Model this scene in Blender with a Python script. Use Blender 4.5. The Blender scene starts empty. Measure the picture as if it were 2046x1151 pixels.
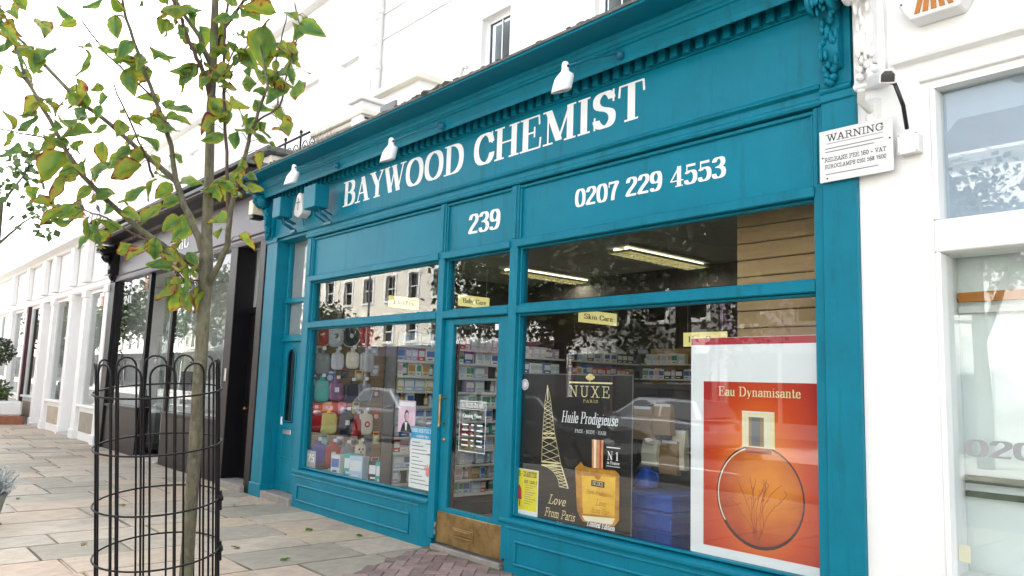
import bpy, bmesh, math, random
from mathutils import Vector, Matrix
random.seed(7)
R = math.radians
scene = bpy.context.scene
C = scene.collection

# ------------------------------------------------------------------ camera, sky, sun, exposure
CAMH, CAMD = 1.5, 4.264
YAW, PITCH, ROLL, FPX = R(48.99), R(7.11), R(1.89), 1549.3
fw = Vector((-math.sin(YAW) * math.cos(PITCH), math.cos(YAW) * math.cos(PITCH), math.sin(PITCH)))
rt = Vector((math.cos(YAW), math.sin(YAW), 0)); up = rt.cross(fw)
r2 = rt * math.cos(ROLL) + up * math.sin(ROLL); u2 = -rt * math.sin(ROLL) + up * math.cos(ROLL)
cam_d = bpy.data.cameras.new('camera'); cam = bpy.data.objects.new('camera', cam_d); C.objects.link(cam)
CAMP = Vector((0, -CAMD, CAMH))
cam.matrix_world = Matrix.Translation(CAMP) @ Matrix((r2, u2, -fw)).transposed().to_4x4()
cam_d.sensor_width = 36; cam_d.lens = FPX / 2046 * 36; cam_d.clip_start = 0.05; cam_d.clip_end = 600
scene.camera = cam

SUN_EL, SUN_AZ = R(44), R(335)      # azimuth clockwise from +Y
w = bpy.data.worlds.new('World'); scene.world = w; w.use_nodes = True
nt = w.node_tree; nt.nodes.clear()
sky = nt.nodes.new('ShaderNodeTexSky'); sky.sky_type = 'NISHITA'; sky.sun_disc = False
sky.sun_elevation = SUN_EL; sky.sun_rotation = SUN_AZ; sky.air_density = 1.0; sky.dust_density = 3.0
bw = nt.nodes.new('ShaderNodeRGBToBW')                       # thin white overcast over the blue
mixc = nt.nodes.new('ShaderNodeMix'); mixc.data_type = 'RGBA'; mixc.inputs[0].default_value = 0.8
nz = nt.nodes.new('ShaderNodeTexNoise'); nz.inputs['Scale'].default_value = 2.2; nz.inputs['Detail'].default_value = 5
mr = nt.nodes.new('ShaderNodeMapRange'); mr.inputs[1].default_value = 0.3; mr.inputs[2].default_value = 0.7
mr.inputs[3].default_value = 0.68; mr.inputs[4].default_value = 0.95
bgn = nt.nodes.new('ShaderNodeBackground'); bgn.inputs[1].default_value = 0.15
outw = nt.nodes.new('ShaderNodeOutputWorld')
L = nt.links.new
L(sky.outputs[0], bw.inputs[0]); L(nz.outputs[0], mr.inputs[0]); L(mr.outputs[0], mixc.inputs[0])
L(sky.outputs[0], mixc.inputs[6]); L(bw.outputs[0], mixc.inputs[7]); L(mixc.outputs[2], bgn.inputs[0]); L(bgn.outputs[0], outw.inputs[0])
sd = bpy.data.lights.new('sun', 'SUN'); sd.energy = 2.6; sd.angle = R(3); sd.color = (1, 0.96, 0.9)
so = bpy.data.objects.new('sun', sd); C.objects.link(so)
sdir = Vector((math.sin(SUN_AZ) * math.cos(SUN_EL), math.cos(SUN_AZ) * math.cos(SUN_EL), math.sin(SUN_EL)))
so.rotation_euler = sdir.to_track_quat('Z', 'Y').to_euler(); so.location = (0, -20, 30)
vs = scene.view_settings
vs.view_transform = 'Standard'; vs.look = 'None'; vs.exposure = 2.9; vs.gamma = 1; vs.use_curve_mapping = False

# ------------------------------------------------------------------ helpers
def ray(px, py):
    return r2 * ((px - 1023) / FPX) - u2 * ((py - 575.5) / FPX) + fw
def at(px, py, t): return CAMP + ray(px, py) * t

MATS = {}
def mat(name, col, rough=0.55, var=0.12, scale=6.0, bump=0.0, bscale=40.0, metal=0.0, spec=0.5, emit=0, rnd=0.0, coat=0.0, col2=None, stretch=None):
    m = bpy.data.materials.new(name); m.use_nodes = True; MATS[name] = m
    n = m.node_tree; l = n.links.new; b = n.nodes['Principled BSDF']
    b.inputs['Roughness'].default_value = rough; b.inputs['Metallic'].default_value = metal
    b.inputs['Specular IOR Level'].default_value = spec; b.inputs['Coat Weight'].default_value = coat
    tc = n.nodes.new('ShaderNodeTexCoord'); vec = tc.outputs['Object']
    if stretch:
        mp = n.nodes.new('ShaderNodeMapping'); mp.inputs['Scale'].default_value = stretch; l(vec, mp.inputs[0]); vec = mp.outputs[0]
    nz = n.nodes.new('ShaderNodeTexNoise'); nz.inputs['Scale'].default_value = scale; nz.inputs['Detail'].default_value = 6
    nz.inputs['Roughness'].default_value = 0.65; l(vec, nz.inputs['Vector'])
    rp = n.nodes.new('ShaderNodeValToRGB'); l(nz.outputs[0], rp.inputs[0])
    c2 = col2 or tuple(min(1, c * (1 + var)) for c in col); c1 = tuple(c * (1 - var) for c in col)
    rp.color_ramp.elements[0].position = 0.3; rp.color_ramp.elements[0].color = (*c1, 1)
    rp.color_ramp.elements[1].position = 0.7; rp.color_ramp.elements[1].color = (*c2, 1)
    src = rp.outputs[0]
    if rnd:
        oi = n.nodes.new('ShaderNodeObjectInfo'); hs = n.nodes.new('ShaderNodeHueSaturation')
        mr = n.nodes.new('ShaderNodeMapRange'); mr.inputs[3].default_value = 1 - rnd; mr.inputs[4].default_value = 1 + rnd
        l(oi.outputs['Random'], mr.inputs[0]); l(mr.outputs[0], hs.inputs['Value']); l(src, hs.inputs['Color']); src = hs.outputs[0]
    l(src, b.inputs['Base Color'])
    if bump:
        nb = n.nodes.new('ShaderNodeTexNoise'); nb.inputs['Scale'].default_value = bscale; nb.inputs['Detail'].default_value = 5; l(vec, nb.inputs['Vector'])
        bp = n.nodes.new('ShaderNodeBump'); bp.inputs['Strength'].default_value = bump; bp.inputs['Distance'].default_value = 0.01
        l(nb.outputs[0], bp.inputs['Height']); l(bp.outputs[0], b.inputs['Normal'])
    if emit:
        b.inputs['Emission Color'].default_value = (*col, 1); b.inputs['Emission Strength'].default_value = emit
    return m

def glass(name, tint=(0.93, 0.97, 0.96), f0=0.045, rough=0.0):
    m = bpy.data.materials.new(name); m.use_nodes = True; MATS[name] = m
    n = m.node_tree; l = n.links.new; n.nodes.clear()
    o = n.nodes.new('ShaderNodeOutputMaterial'); mx = n.nodes.new('ShaderNodeMixShader')
    tr = n.nodes.new('ShaderNodeBsdfTransparent'); tr.inputs[0].default_value = (*tint, 1)
    g = n.nodes.new('ShaderNodeBsdfGlossy'); g.inputs['Roughness'].default_value = rough
    nb = n.nodes.new('ShaderNodeTexNoise'); nb.inputs['Scale'].default_value = 1.3
    tc = n.nodes.new('ShaderNodeTexCoord'); l(tc.outputs['Object'], nb.inputs['Vector'])
    bp = n.nodes.new('ShaderNodeBump'); bp.inputs['Strength'].default_value = 0.03; bp.inputs['Distance'].default_value = 0.02
    l(nb.outputs[0], bp.inputs['Height']); l(bp.outputs[0], g.inputs['Normal'])
    lw = n.nodes.new('ShaderNodeLayerWeight'); lw.inputs[0].default_value = 0.5
    p = n.nodes.new('ShaderNodeMath'); p.operation = 'POWER'; p.inputs[1].default_value = 5; l(lw.outputs['Facing'], p.inputs[0])
    ma = n.nodes.new('ShaderNodeMath'); ma.operation = 'MULTIPLY_ADD'; ma.inputs[1].default_value = 1 - f0; ma.inputs[2].default_value = f0
    l(p.outputs[0], ma.inputs[0]); l(ma.outputs[0], mx.inputs[0]); l(tr.outputs[0], mx.inputs[1]); l(g.outputs[0], mx.inputs[2]); l(mx.outputs[0], o.inputs[0])
    return m

class MB:
    """collects shapes for ONE mesh object"""
    def __init__(s): s.v = []; s.f = []; s.m = []; s.sm = []
    def add(s, vs, fs, mi=0, smooth=False):
        k = len(s.v); s.v += [tuple(v) for v in vs]
        for f in fs: s.f.append([i + k for i in f]); s.m.append(mi); s.sm.append(smooth)
        return s
    def box(s, x0, x1, y0, y1, z0, z1, mi=0):
        v = [(x, y, z) for z in (z0, z1) for y in (y0, y1) for x in (x0, x1)]
        return s.add(v, [(0, 2, 3, 1), (4, 5, 7, 6), (0, 1, 5, 4), (2, 6, 7, 3), (0, 4, 6, 2), (1, 3, 7, 5)], mi)
    def cbox(s, c, d, mi=0): return s.box(c[0]-d[0]/2, c[0]+d[0]/2, c[1]-d[1]/2, c[1]+d[1]/2, c[2]-d[2]/2, c[2]+d[2]/2, mi)
    def bbox(s, x0, x1, y0, y1, z0, z1, b=0.006, mi=0):
        """box with chamfered edges"""
        bm = bmesh.new(); r = bmesh.ops.create_cube(bm, size=1)
        for v in bm.verts: v.co = Vector(((x0+x1)/2+v.co.x*(x1-x0), (y0+y1)/2+v.co.y*(y1-y0), (z0+z1)/2+v.co.z*(z1-z0)))
        b = min(b, 0.45*abs(x1-x0), 0.45*abs(y1-y0), 0.45*abs(z1-z0))
        bmesh.ops.bevel(bm, geom=bm.edges[:], offset=b, segments=1, affect='EDGES')
        bmesh.ops.recalc_face_normals(bm, faces=bm.faces[:])
        bm.verts.index_update(); s.add([v.co for v in bm.verts], [[v.index for v in f.verts] for f in bm.faces], mi); bm.free(); return s
    def extx(s, prof, x0, x1, mi=0, smooth=False):
        """closed (y,z) profile extruded along X"""
        n = len(prof); v = [(x0, y, z) for y, z in prof] + [(x1, y, z) for y, z in prof]
        f = [(i, (i+1) % n, (i+1) % n + n, i+n) for i in range(n)]
        s.add(v, f, mi, smooth); s.add(v, [list(range(n))[::-1], [i+n for i in range(n)]], mi); return s
    def extz(s, prof, z0, z1, mi=0):
        n = len(prof); v = [(x, y, z0) for x, y in prof] + [(x, y, z1) for x, y in prof]
        return s.add(v, [(i, (i+1) % n, (i+1) % n + n, i+n) for i in range(n)] + [list(range(n))[::-1], [i+n for i in range(n)]], mi)
    def exty(s, prof, y0, y1, mi=0):
        n = len(prof); v = [(x, y0, z) for x, z in prof] + [(x, y1, z) for x, z in prof]
        return s.add(v, [(i, (i+1) % n, (i+1) % n + n, i+n) for i in range(n)] + [list(range(n))[::-1], [i+n for i in range(n)]], mi)
    def tube(s, pts, rad, n=8, mi=0, cap=True):
        pts = [Vector(p) for p in pts]; rad = rad if isinstance(rad, (list, tuple)) else [rad]*len(pts)
        vs = []; prev = None
        for i, p in enumerate(pts):
            d = (pts[min(i+1, len(pts)-1)] - pts[max(i-1, 0)]).normalized()
            if prev is None:
                a = Vector((0, 0, 1)) if abs(d.z) < 0.9 else Vector((1, 0, 0)); u = d.cross(a).normalized()
            else:
                u = (prev - d*prev.dot(d)).normalized()
            prev = u; q = d.cross(u)
            for k in range(n):
                t = 2*math.pi*k/n; vs.append(p + (u*math.cos(t) + q*math.sin(t))*rad[i])
        fs = [(i*n+k, i*n+(k+1) % n, (i+1)*n+(k+1) % n, (i+1)*n+k) for i in range(len(pts)-1) for k in range(n)]
        s.add(vs, fs, mi, True)
        if cap: s.add(vs[:n], [list(range(n))[::-1]], mi); s.add(vs[-n:], [list(range(n))], mi)
        return s
    def lathe(s, c, prof, n=16, mi=0, axis='z', sx=1, sy=1):
        vs = []
        for r, h in prof:
            for k in range(n):
                t = 2*math.pi*k/n; a, b = r*math.cos(t)*sx, r*math.sin(t)*sy
                vs.append((c[0]+a, c[1]+b, c[2]+h) if axis == 'z' else (c[0]+a, c[1]+h, c[2]+b) if axis == 'y' else (c[0]+h, c[1]+a, c[2]+b))
        fs = [(i*n+k, i*n+(k+1) % n, (i+1)*n+(k+1) % n, (i+1)*n+k) for i in range(len(prof)-1) for k in range(n)]
        return s.add(vs, fs, mi, True)
    def blob(s, c, rad, mi=0, sub=2, jit=0.0):
        bm = bmesh.new(); bmesh.ops.create_icosphere(bm, subdivisions=sub, radius=1)
        for v in bm.verts:
            k = 1 + random.uniform(-jit, jit); v.co = Vector((c[0]+v.co.x*rad[0]*k, c[1]+v.co.y*rad[1]*k, c[2]+v.co.z*rad[2]*k))
        bm.verts.index_update(); s.add([v.co for v in bm.verts], [[v.index for v in f.verts] for f in bm.faces], mi, True); bm.free(); return s
    def mesh(s, name, mats):
        me = bpy.data.meshes.new(name); me.from_pydata(s.v, [], s.f)
        for m in (mats if isinstance(mats, (list, tuple)) else [mats]): me.materials.append(MATS[m])
        me.polygons.foreach_set('material_index', s.m); me.polygons.foreach_set('use_smooth', s.sm); me.update()
        bm = bmesh.new(); bm.from_mesh(me); bmesh.ops.recalc_face_normals(bm, faces=bm.faces[:]); bm.to_mesh(me); bm.free()
        return me
    def build(s, name, mats, parent=None, bevel=0):
        o = bpy.data.objects.new(name, s.mesh(name, mats)); C.objects.link(o)
        if parent: o.parent = parent
        if bevel:
            b = o.modifiers.new('bevel', 'BEVEL'); b.width = bevel; b.segments = 2; b.limit_method = 'ANGLE'; b.angle_limit = R(40)
        return o
def inst(name, me, parent=None, loc=(0, 0, 0), rot=(0, 0, 0), sc=(1, 1, 1)):
    o = bpy.data.objects.new(name, me); C.objects.link(o); o.parent = parent
    o.location = loc; o.rotation_euler = rot; o.scale = sc; return o
def tag(o, label, cat, group=None, kind=None):
    if label: o['label'] = label
    if cat: o['category'] = cat
    if group: o['group'] = group
    if kind: o['kind'] = kind
    return o
def empty(name, loc, label, cat, group=None, rz=0):
    o = bpy.data.objects.new(name, None); C.objects.link(o); o.location = loc; o.rotation_euler.z = rz; o.empty_display_size = 0.1
    return tag(o, label, cat, group)
def copy_tree(o, parent=None):
    c = o.copy(); C.objects.link(c); c.parent = parent
    for ch in o.children: copy_tree(ch, c)
    return c

# ------------------------------------------------------------------ pen-drawn lettering (no font files)
def bez(path):
    out = []; tok = path.replace('M', ' M ').replace('L', ' L ').replace('C', ' C ').split(); i = 0; cur = None; cmd = 'M'
    while i < len(tok):
        if tok[i] in 'MLC': cmd = tok[i]; i += 1
        if cmd in 'ML': cur = (float(tok[i]), float(tok[i+1])); out.append(cur); i += 2
        else:
            a, b, d = [(float(tok[i+2*k]), float(tok[i+2*k+1])) for k in range(3)]; i += 6
            for k in range(1, 7):
                t = k/6; s = 1-t
                out.append(tuple(s**3*cur[q]+3*s*s*t*a[q]+3*s*t*t*b[q]+t**3*d[q] for q in (0, 1)))
            cur = d
    return out
SF = lambda x, w=15: f'tM{x-w} 0L{x+w} 0'
ST = lambda x, w=15: f'tM{x-w} 100L{x+w} 100'
G = {
 'A': (82, ['M40 98L66 0', 'tM38 98L14 0', 'tM22 34L56 34', SF(14, 13), SF(66)]),
 'B': (76, ['M20 0L20 100', 'M20 100L42 100C58 100 61 88 61 77C61 64 54 53 40 53L20 53', 'M40 53C58 53 66 42 66 27C66 10 56 0 42 0L20 0', 'tM4 0L20 0', 'tM4 100L20 100']),
 'C': (80, ['M70 70C66 92 58 100 46 100C20 100 12 75 12 50C12 25 22 0 47 0C60 0 68 10 72 30', 'tM72 100L72 66']),
 'D': (86, ['M20 0L20 100', 'M20 100L38 100C65 100 74 75 74 50C74 25 65 0 38 0L20 0', 'tM4 0L20 0', 'tM4 100L20 100']),
 'E': (76, ['M20 0L20 100', 'tM4 0L68 0L70 28', 'tM4 100L64 100L66 74', 'tM20 52L50 52', 'tM50 66L50 38']),
 'F': (72, ['M20 0L20 100', 'tM4 100L64 100L66 74', 'tM20 52L50 52', 'tM50 66L50 38', SF(20)]),
 'G': (86, ['M70 70C66 92 58 100 46 100C20 100 12 75 12 50C12 25 22 0 47 0C60 0 68 8 70 14L70 40', 'tM72 100L72 66', 'tM54 42L82 42']),
 'H': (92, ['M20 0L20 100', 'M72 0L72 100', 'tM20 51L72 51', SF(20), SF(72), ST(20), ST(72)]),
 'I': (42, ['M21 0L21 100', SF(21), ST(21)]),
 'L': (70, ['M20 0L20 100', 'tM4 0L62 0L64 30', ST(20)]),
 'M': (106, ['tM18 0L18 100', 'M20 100L52 6', 'tM52 6L84 100', 'M86 0L86 100', SF(18, 13), SF(86), 'tM4 100L20 100', 'tM84 100L101 100']),
 'N': (88, ['tM18 0L18 100', 'M18 100L70 2', 'tM70 0L70 100', SF(18, 13), 'tM4 100L18 100', ST(70, 13)]),
 'O': (90, ['M45 100C20 100 12 75 12 50C12 25 20 0 45 0C70 0 78 25 78 50C78 75 70 100 45 100']),
 'P': (74, ['M20 0L20 100', 'M20 100L42 100C58 100 64 88 64 74C64 58 56 47 40 47L20 47', SF(20), 'tM4 100L20 100']),
 'R': (82, ['M20 0L20 100', 'M20 100L42 100C58 100 62 88 62 76C62 62 54 52 40 52L20 52', 'M42 52C58 50 58 8 68 2L78 4', SF(20), 'tM4 100L20 100']),
 'S': (70, ['M56 80C52 94 46 100 36 100C20 100 14 88 14 77C14 58 30 55 40 50C54 44 58 36 58 24C58 10 50 0 37 0C26 0 18 8 14 22', 'tM61 100L61 70', 'tM10 0L10 32']),
 'T': (76, ['M38 0L38 100', 'tM6 72L8 100L68 100L70 72', SF(38)]),
 'U': (86, ['M18 100L18 30C18 8 28 0 42 0C58 0 68 8 68 30', 'tM68 30L68 100', ST(18), ST(68, 13)]),
 'V': (80, ['M14 100L40 2', 'tM40 2L66 100', ST(14), ST(66, 13)]),
 'W': (110, ['M12 100L35 2', 'tM35 2L56 96', 'M52 100L75 2', 'tM75 2L98 100', ST(12), ST(52, 12), ST(98, 12)]),
 'X': (80, ['M14 100L66 0', 'tM64 100L14 0', SF(14, 12), SF(66), ST(14), ST(64, 12)]),
 'Y': (78, ['M14 100L42 46', 'tM68 100L42 46', 'M42 50L42 0', ST(14), ST(68, 12), SF(42)]),
 '0': (64, ['M32 100C14 100 10 75 10 50C10 25 14 0 32 0C50 0 54 25 54 50C54 75 50 100 32 100']),
 '1': (46, ['M24 0L24 100', 'tM24 100L8 84', SF(24)]),
 '2': (62, ['M12 76C14 92 20 100 31 100C45 100 52 90 52 76C52 55 22 40 10 6', 'hM8 5L54 5']),
 '3': (62, ['M12 82C14 94 20 100 30 100C43 100 49 90 49 78C49 64 40 54 26 53', 'M28 53C42 53 52 44 52 28C52 10 43 0 29 0C18 0 12 6 11 20']),
 '4': (64, ['M42 0L42 100', 'tM42 100L4 28L60 28', SF(42)]),
 '5': (62, ['tM14 96L14 54', 'hM14 94L50 94', 'M14 56C20 64 26 66 32 66C46 66 52 52 52 34C52 14 44 0 29 0C18 0 12 6 11 18']),
 '7': (60, ['hM8 95L54 95', 'M52 92C40 70 28 45 28 0', 'tM7 100L7 74']),
 '9': (64, ['M50 68C50 50 42 42 31 42C18 42 11 52 11 70C11 88 18 100 31 100C47 100 53 82 53 55C53 20 44 0 28 0C18 0 13 5 12 14']),
 '-': (44, ['tM8 40L36 40']), '+': (60, ['tM8 40L50 40', 'tM29 62L29 18']), ' ': (36, []), '.': (28, ['M12 3L16 3']),
 'a': (54, ['M12 48C16 60 22 62 28 62C40 62 42 52 42 44L42 4C42 0 48 0 52 4', 'M42 36C30 36 10 34 10 16C10 4 16 0 24 0C34 0 40 8 42 14']),
 'b': (58, ['M16 0L16 100', 'M16 48C20 58 26 62 32 62C46 62 50 48 50 31C50 12 44 0 32 0C24 0 18 4 16 14', 'tM4 100L16 100']),
 'c': (50, ['M42 48C40 58 34 62 28 62C14 62 10 48 10 31C10 12 16 0 29 0C37 0 42 4 45 14']),
 'd': (60, ['M44 0L44 100', 'M44 48C40 58 34 62 28 62C14 62 10 48 10 31C10 12 16 0 28 0C36 0 42 4 44 14', 'tM32 100L44 100', 'tM44 0L56 0']),
 'e': (52, ['tM10 33L44 33', 'M44 33C44 52 38 62 28 62C14 62 10 48 10 31C10 12 16 0 29 0C37 0 42 4 45 14']),
 'f': (38, ['M18 0L18 80C18 96 26 100 36 96', 'tM6 60L32 60', SF(18, 12)]),
 'g': (56, ['M26 62C16 62 11 54 11 44C11 34 16 26 26 26C36 26 41 34 41 44C41 54 36 62 26 62', 'M18 28C8 20 14 10 28 10C46 8 48 -26 26 -26C6 -26 6 -6 22 2', 'tM40 54L52 62']),
 'h': (62, ['M16 0L16 100', 'tM16 46C24 60 30 62 36 62', 'M36 62C44 62 46 54 46 44L46 0', SF(16, 12), SF(46, 12), 'tM4 100L16 100']),
 'i': (32, ['M16 0L16 62', 'M15 86L17 86', SF(16, 12), 'tM4 62L16 62']),
 'k': (60, ['M16 0L16 100', 'tM44 62L18 28', 'M28 40L46 0', SF(16, 12), 'tM4 100L16 100', 'tM36 62L56 62', SF(46, 12)]),
 'J': (56, ['M36 100L36 24C36 4 26 -2 10 8', ST(36)]), 'K': (86, ['M20 0L20 100', 'tM68 100L22 44', 'M38 60L70 0', SF(20), SF(70), ST(20), ST(66, 12)]),
 '6': (64, ['M14 32C14 50 22 58 33 58C46 58 53 48 53 30C53 12 46 0 33 0C17 0 11 18 11 45C11 80 20 100 36 100C46 100 51 95 52 86']), '8': (64, ['M32 100C18 100 14 88 14 78C14 64 50 44 50 24C50 8 44 0 32 0C20 0 14 8 14 24C14 42 48 62 48 78C48 90 44 100 32 100']),
 'l': (32, ['M16 0L16 100', SF(16, 12), 'tM4 100L16 100']),
 'm': (92, ['M16 0L16 62', 'M46 0L46 46C46 58 40 62 34 62', 'M76 0L76 46C76 58 70 62 64 62', 'tM16 46C24 60 28 62 34 62', 'tM46 46C54 60 58 62 64 62', SF(16, 12), SF(46, 12), SF(76, 12), 'tM4 62L16 62']),
 'n': (62, ['M16 0L16 62', 'M46 0L46 46C46 58 40 62 34 62', 'tM16 46C24 60 28 62 34 62', SF(16, 12), SF(46, 12), 'tM4 62L16 62']),
 'o': (58, ['M29 62C15 62 10 48 10 31C10 14 15 0 29 0C43 0 48 14 48 31C48 48 43 62 29 62']),
 'p': (58, ['M16 -28L16 62', 'M16 48C20 58 26 62 32 62C46 62 50 48 50 31C50 12 44 0 32 0C24 0 18 4 16 14', 'tM4 62L16 62', 'tM4 -28L28 -28']),
 'r': (46, ['M16 0L16 62', 'tM16 44C22 58 28 62 34 62', 'M34 60L38 58', SF(16, 12), 'tM4 62L16 62']),
 's': (46, ['M36 50C34 58 30 62 24 62C14 62 11 55 11 48C11 36 37 32 37 16C37 4 30 0 22 0C15 0 11 4 9 14']),
 't': (38, ['M18 84L18 14C18 2 26 -2 35 6', 'tM6 61L32 61']),
 'u': (62, ['M14 62L14 16C14 4 20 0 28 0', 'tM28 0C36 0 42 8 44 18', 'M44 62L44 0', 'tM4 62L14 62', 'tM44 0L56 0']),
 'v': (54, ['M10 62L26 2', 'tM26 2L44 62']),
 'y': (56, ['M12 62L28 4', 'tM46 62L28 4C22 -16 16 -28 6 -24']),
 'z': (50, ['tM8 60L42 60', 'M42 60L8 2', 'tM8 2L44 2'])}
def hull(pts):
    pts = sorted(set((round(a, 6), round(b, 6)) for a, b in pts))
    def half(p):
        h = []
        for q in p:
            while len(h) > 1 and (h[-1][0]-h[-2][0])*(q[1]-h[-2][1])-(h[-1][1]-h[-2][1])*(q[0]-h[-2][0]) <= 0: h.pop()
            h.append(q)
        return h[:-1]
    return half(pts) + half(pts[::-1])
def text_polys(txt, nw=17, nt_=5, shear=0, track=0):
    """list of glyphs; glyph = list of convex polygons; unit cap height 1"""
    gl = []; x = 0
    for ch in txt:
        adv, st = G[ch]; polys = []
        for s in st:
            wd, th = nw, nt_
            if s[0] == 't': wd, th = max(nt_, nw*0.22), nt_; s = s[1:]
            elif s[0] == 'h': wd, th = nt_, nw*0.62; s = s[1:]
            p = bez(s)
            for a, b in zip(p[:-1], p[1:]):
                c = [(q[0]+sx*wd/2, min(max(q[1], -40), 100)*(100-nt_)/100+nt_/2+sy*th/2) for q in (a, b) for sx in (-1, 1) for sy in (-1, 1)]
                polys.append([((x+u+shear*v)/100, v/100) for u, v in hull(c)])
        if polys: gl.append(polys)
        x += adv + track
    return gl, x/100
def put_text(mb, txt, x0, z0, h, y, width=None, mi=0, nw=17, nt_=5, shear=0, track=0, axis='y', rise=0.0):
    gl, tw = text_polys(txt, nw, nt_, shear, track); sx = (width/tw) if width else h
    for polys in gl:
        for k, p in enumerate(polys):
            e = k*2.5e-5
            if axis == 'y': vs = [(x0+u*sx, y-e, z0+v*h+u*sx*rise) for u, v in p]
            else: vs = [(y+e, x0+u*sx, z0+v*h) for u, v in p]
            mb.add(vs, [list(range(len(vs)))], mi)
    return mb

# ------------------------------------------------------------------ materials
mat('teal', (0.001, 0.162, 0.240), 0.42, 0.12, 2.5, 0.06, 60, spec=0.2)
mat('teal_board', (0.001, 0.172, 0.255), 0.40, 0.10, 1.6, 0.05, 90, spec=0.2)
mat('teal_metal', (0.003, 0.11, 0.19), 0.35, 0.1)
mat('white_paint', (0.80, 0.80, 0.79), 0.45, 0.03, 3, 0.03)
mat('white_letter', (0.82, 0.84, 0.84), 0.5, 0.02)
mat('stucco', (0.78, 0.77, 0.75), 0.75, 0.05, 1.2, 0.08, 50)
mat('stucco_cream', (0.70, 0.66, 0.57), 0.8, 0.06, 1.0, 0.08, 50)
mat('stucco_lilac', (0.47, 0.38, 0.50), 0.8, 0.06, 1.0, 0.08, 50)
mat('stucco_grey', (0.30, 0.295, 0.285), 0.8, 0.06, 1.0, 0.08, 50)
mat('brick_red', (0.30, 0.12, 0.07), 0.85, 0.25, 8, 0.1)
mat('black_paint', (0.006, 0.0055, 0.0065), 0.36, 0.2, 4, 0.04, spec=0.25)
mat('fascia_grey', (0.085, 0.075, 0.09), 0.35, 0.08, 2)
mat('lead', (0.07, 0.075, 0.075), 0.7, 0.35, 14, 0.4, 30, col2=(0.16, 0.16, 0.14))
mat('moss', (0.045, 0.05, 0.03), 0.95, 0.4, 30, 0.6, 60, col2=(0.10, 0.10, 0.07))
mat('stone_slab', (0.42, 0.36, 0.285), 0.8, 0.18, 5, 0.3, 70)
mat('mortar', (0.11, 0.10, 0.075), 0.95, 0.4, 9, 0.4, 60, col2=(0.17, 0.17, 0.10))
mat('paver_brick', (0.25, 0.175, 0.16), 0.85, 0.22, 18, 0.35, 80, rnd=0.3)
mat('concrete', (0.42, 0.40, 0.37), 0.85, 0.15, 8, 0.3, 60)
mat('step_stone', (0.24, 0.22, 0.20), 0.85, 0.25, 10, 0.3, 50)
mat('asphalt', (0.055, 0.055, 0.057), 0.9, 0.2, 20, 0.3, 120)
mat('road_paint', (0.7, 0.7, 0.66), 0.7, 0.1)
mat('brass', (0.36, 0.22, 0.075), 0.36, 0.28, 7, 0.08, 30, metal=0.75, col2=(0.46, 0.31, 0.13))
mat('steel', (0.6, 0.6, 0.58), 0.3, 0.1, metal=0.9)
mat('slat_wood', (0.22, 0.13, 0.06), 0.5, 0.15, 3, 0.05, 30, stretch=(1, 1, 12))
mat('tan_wood', (0.50, 0.33, 0.16), 0.5, 0.10, 3, 0.05, 30, stretch=(1, 1, 10))
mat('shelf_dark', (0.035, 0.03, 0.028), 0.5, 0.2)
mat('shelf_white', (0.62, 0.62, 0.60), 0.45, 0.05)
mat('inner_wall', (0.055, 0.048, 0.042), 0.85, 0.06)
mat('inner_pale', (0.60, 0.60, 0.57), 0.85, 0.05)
mat('ceiling_tile', (0.30, 0.29, 0.26), 0.9, 0.06, 30, 0.1)
mat('lino', (0.28, 0.26, 0.23), 0.5, 0.12)
mat('iron', (0.005, 0.004, 0.005), 0.5, 0.3, 20, 0.05, spec=0.25)
mat('bark', (0.085, 0.075, 0.048), 0.85, 0.4, 30, 0.6, 60, col2=(0.17, 0.155, 0.10), stretch=(1, 1, 0.35))
mat('twig', (0.075, 0.045, 0.032), 0.75, 0.3, 20)
mat('bark_dark', (0.06, 0.05, 0.04), 0.9, 0.3, 20, 0.4)
mat('tube_light', (1.0, 0.93, 0.62), 0.5, 0, emit=0.5)
mat('louvre', (0.62, 0.58, 0.35), 0.4, 0.1)
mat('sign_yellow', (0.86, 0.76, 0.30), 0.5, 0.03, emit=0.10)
mat('ink_black', (0.012, 0.012, 0.014), 0.4, 0.1)
mat('ink_grey', (0.16, 0.16, 0.17), 0.5, 0.1)
mat('paper', (0.82, 0.83, 0.84), 0.5, 0.02)
mat('poster_black', (0.012, 0.010, 0.009), 0.35, 0.3, 2)
mat('gold_ink', (0.72, 0.56, 0.24), 0.45, 0.2, 40)
mat('gold_pale', (0.85, 0.74, 0.42), 0.45, 0.1, 40)
mat('amber', (0.85, 0.42, 0.02), 0.35, 0.18, 5, col2=(0.95, 0.60, 0.05))
mat('amber_dark', (0.42, 0.15, 0.012), 0.4, 0.4, 8, col2=(0.75, 0.36, 0.03))
mat('copper_ink', (0.55, 0.26, 0.12), 0.4, 0.3, 12)
mat('cream', (0.80, 0.74, 0.55), 0.5, 0.05)
mat('red_ink', (0.55, 0.02, 0.02), 0.45, 0.1)
mat('crimson', (0.42, 0.015, 0.03), 0.45, 0.1)
mat('orange_dark', (0.33, 0.045, 0.008), 0.45, 0.3, 10)
mat('orange_mid', (0.72, 0.13, 0.008), 0.45, 0.25, 4, col2=(0.85, 0.25, 0.02))
mat('yellow_ink', (0.86, 0.72, 0.01), 0.5, 0.04)
mat('cyan_ink', (0.02, 0.36, 0.65), 0.5, 0.05)
mat('pink_ink', (0.75, 0.50, 0.62), 0.5, 0.05)
mat('salmon', (0.75, 0.25, 0.2), 0.5, 0.1)
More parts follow.
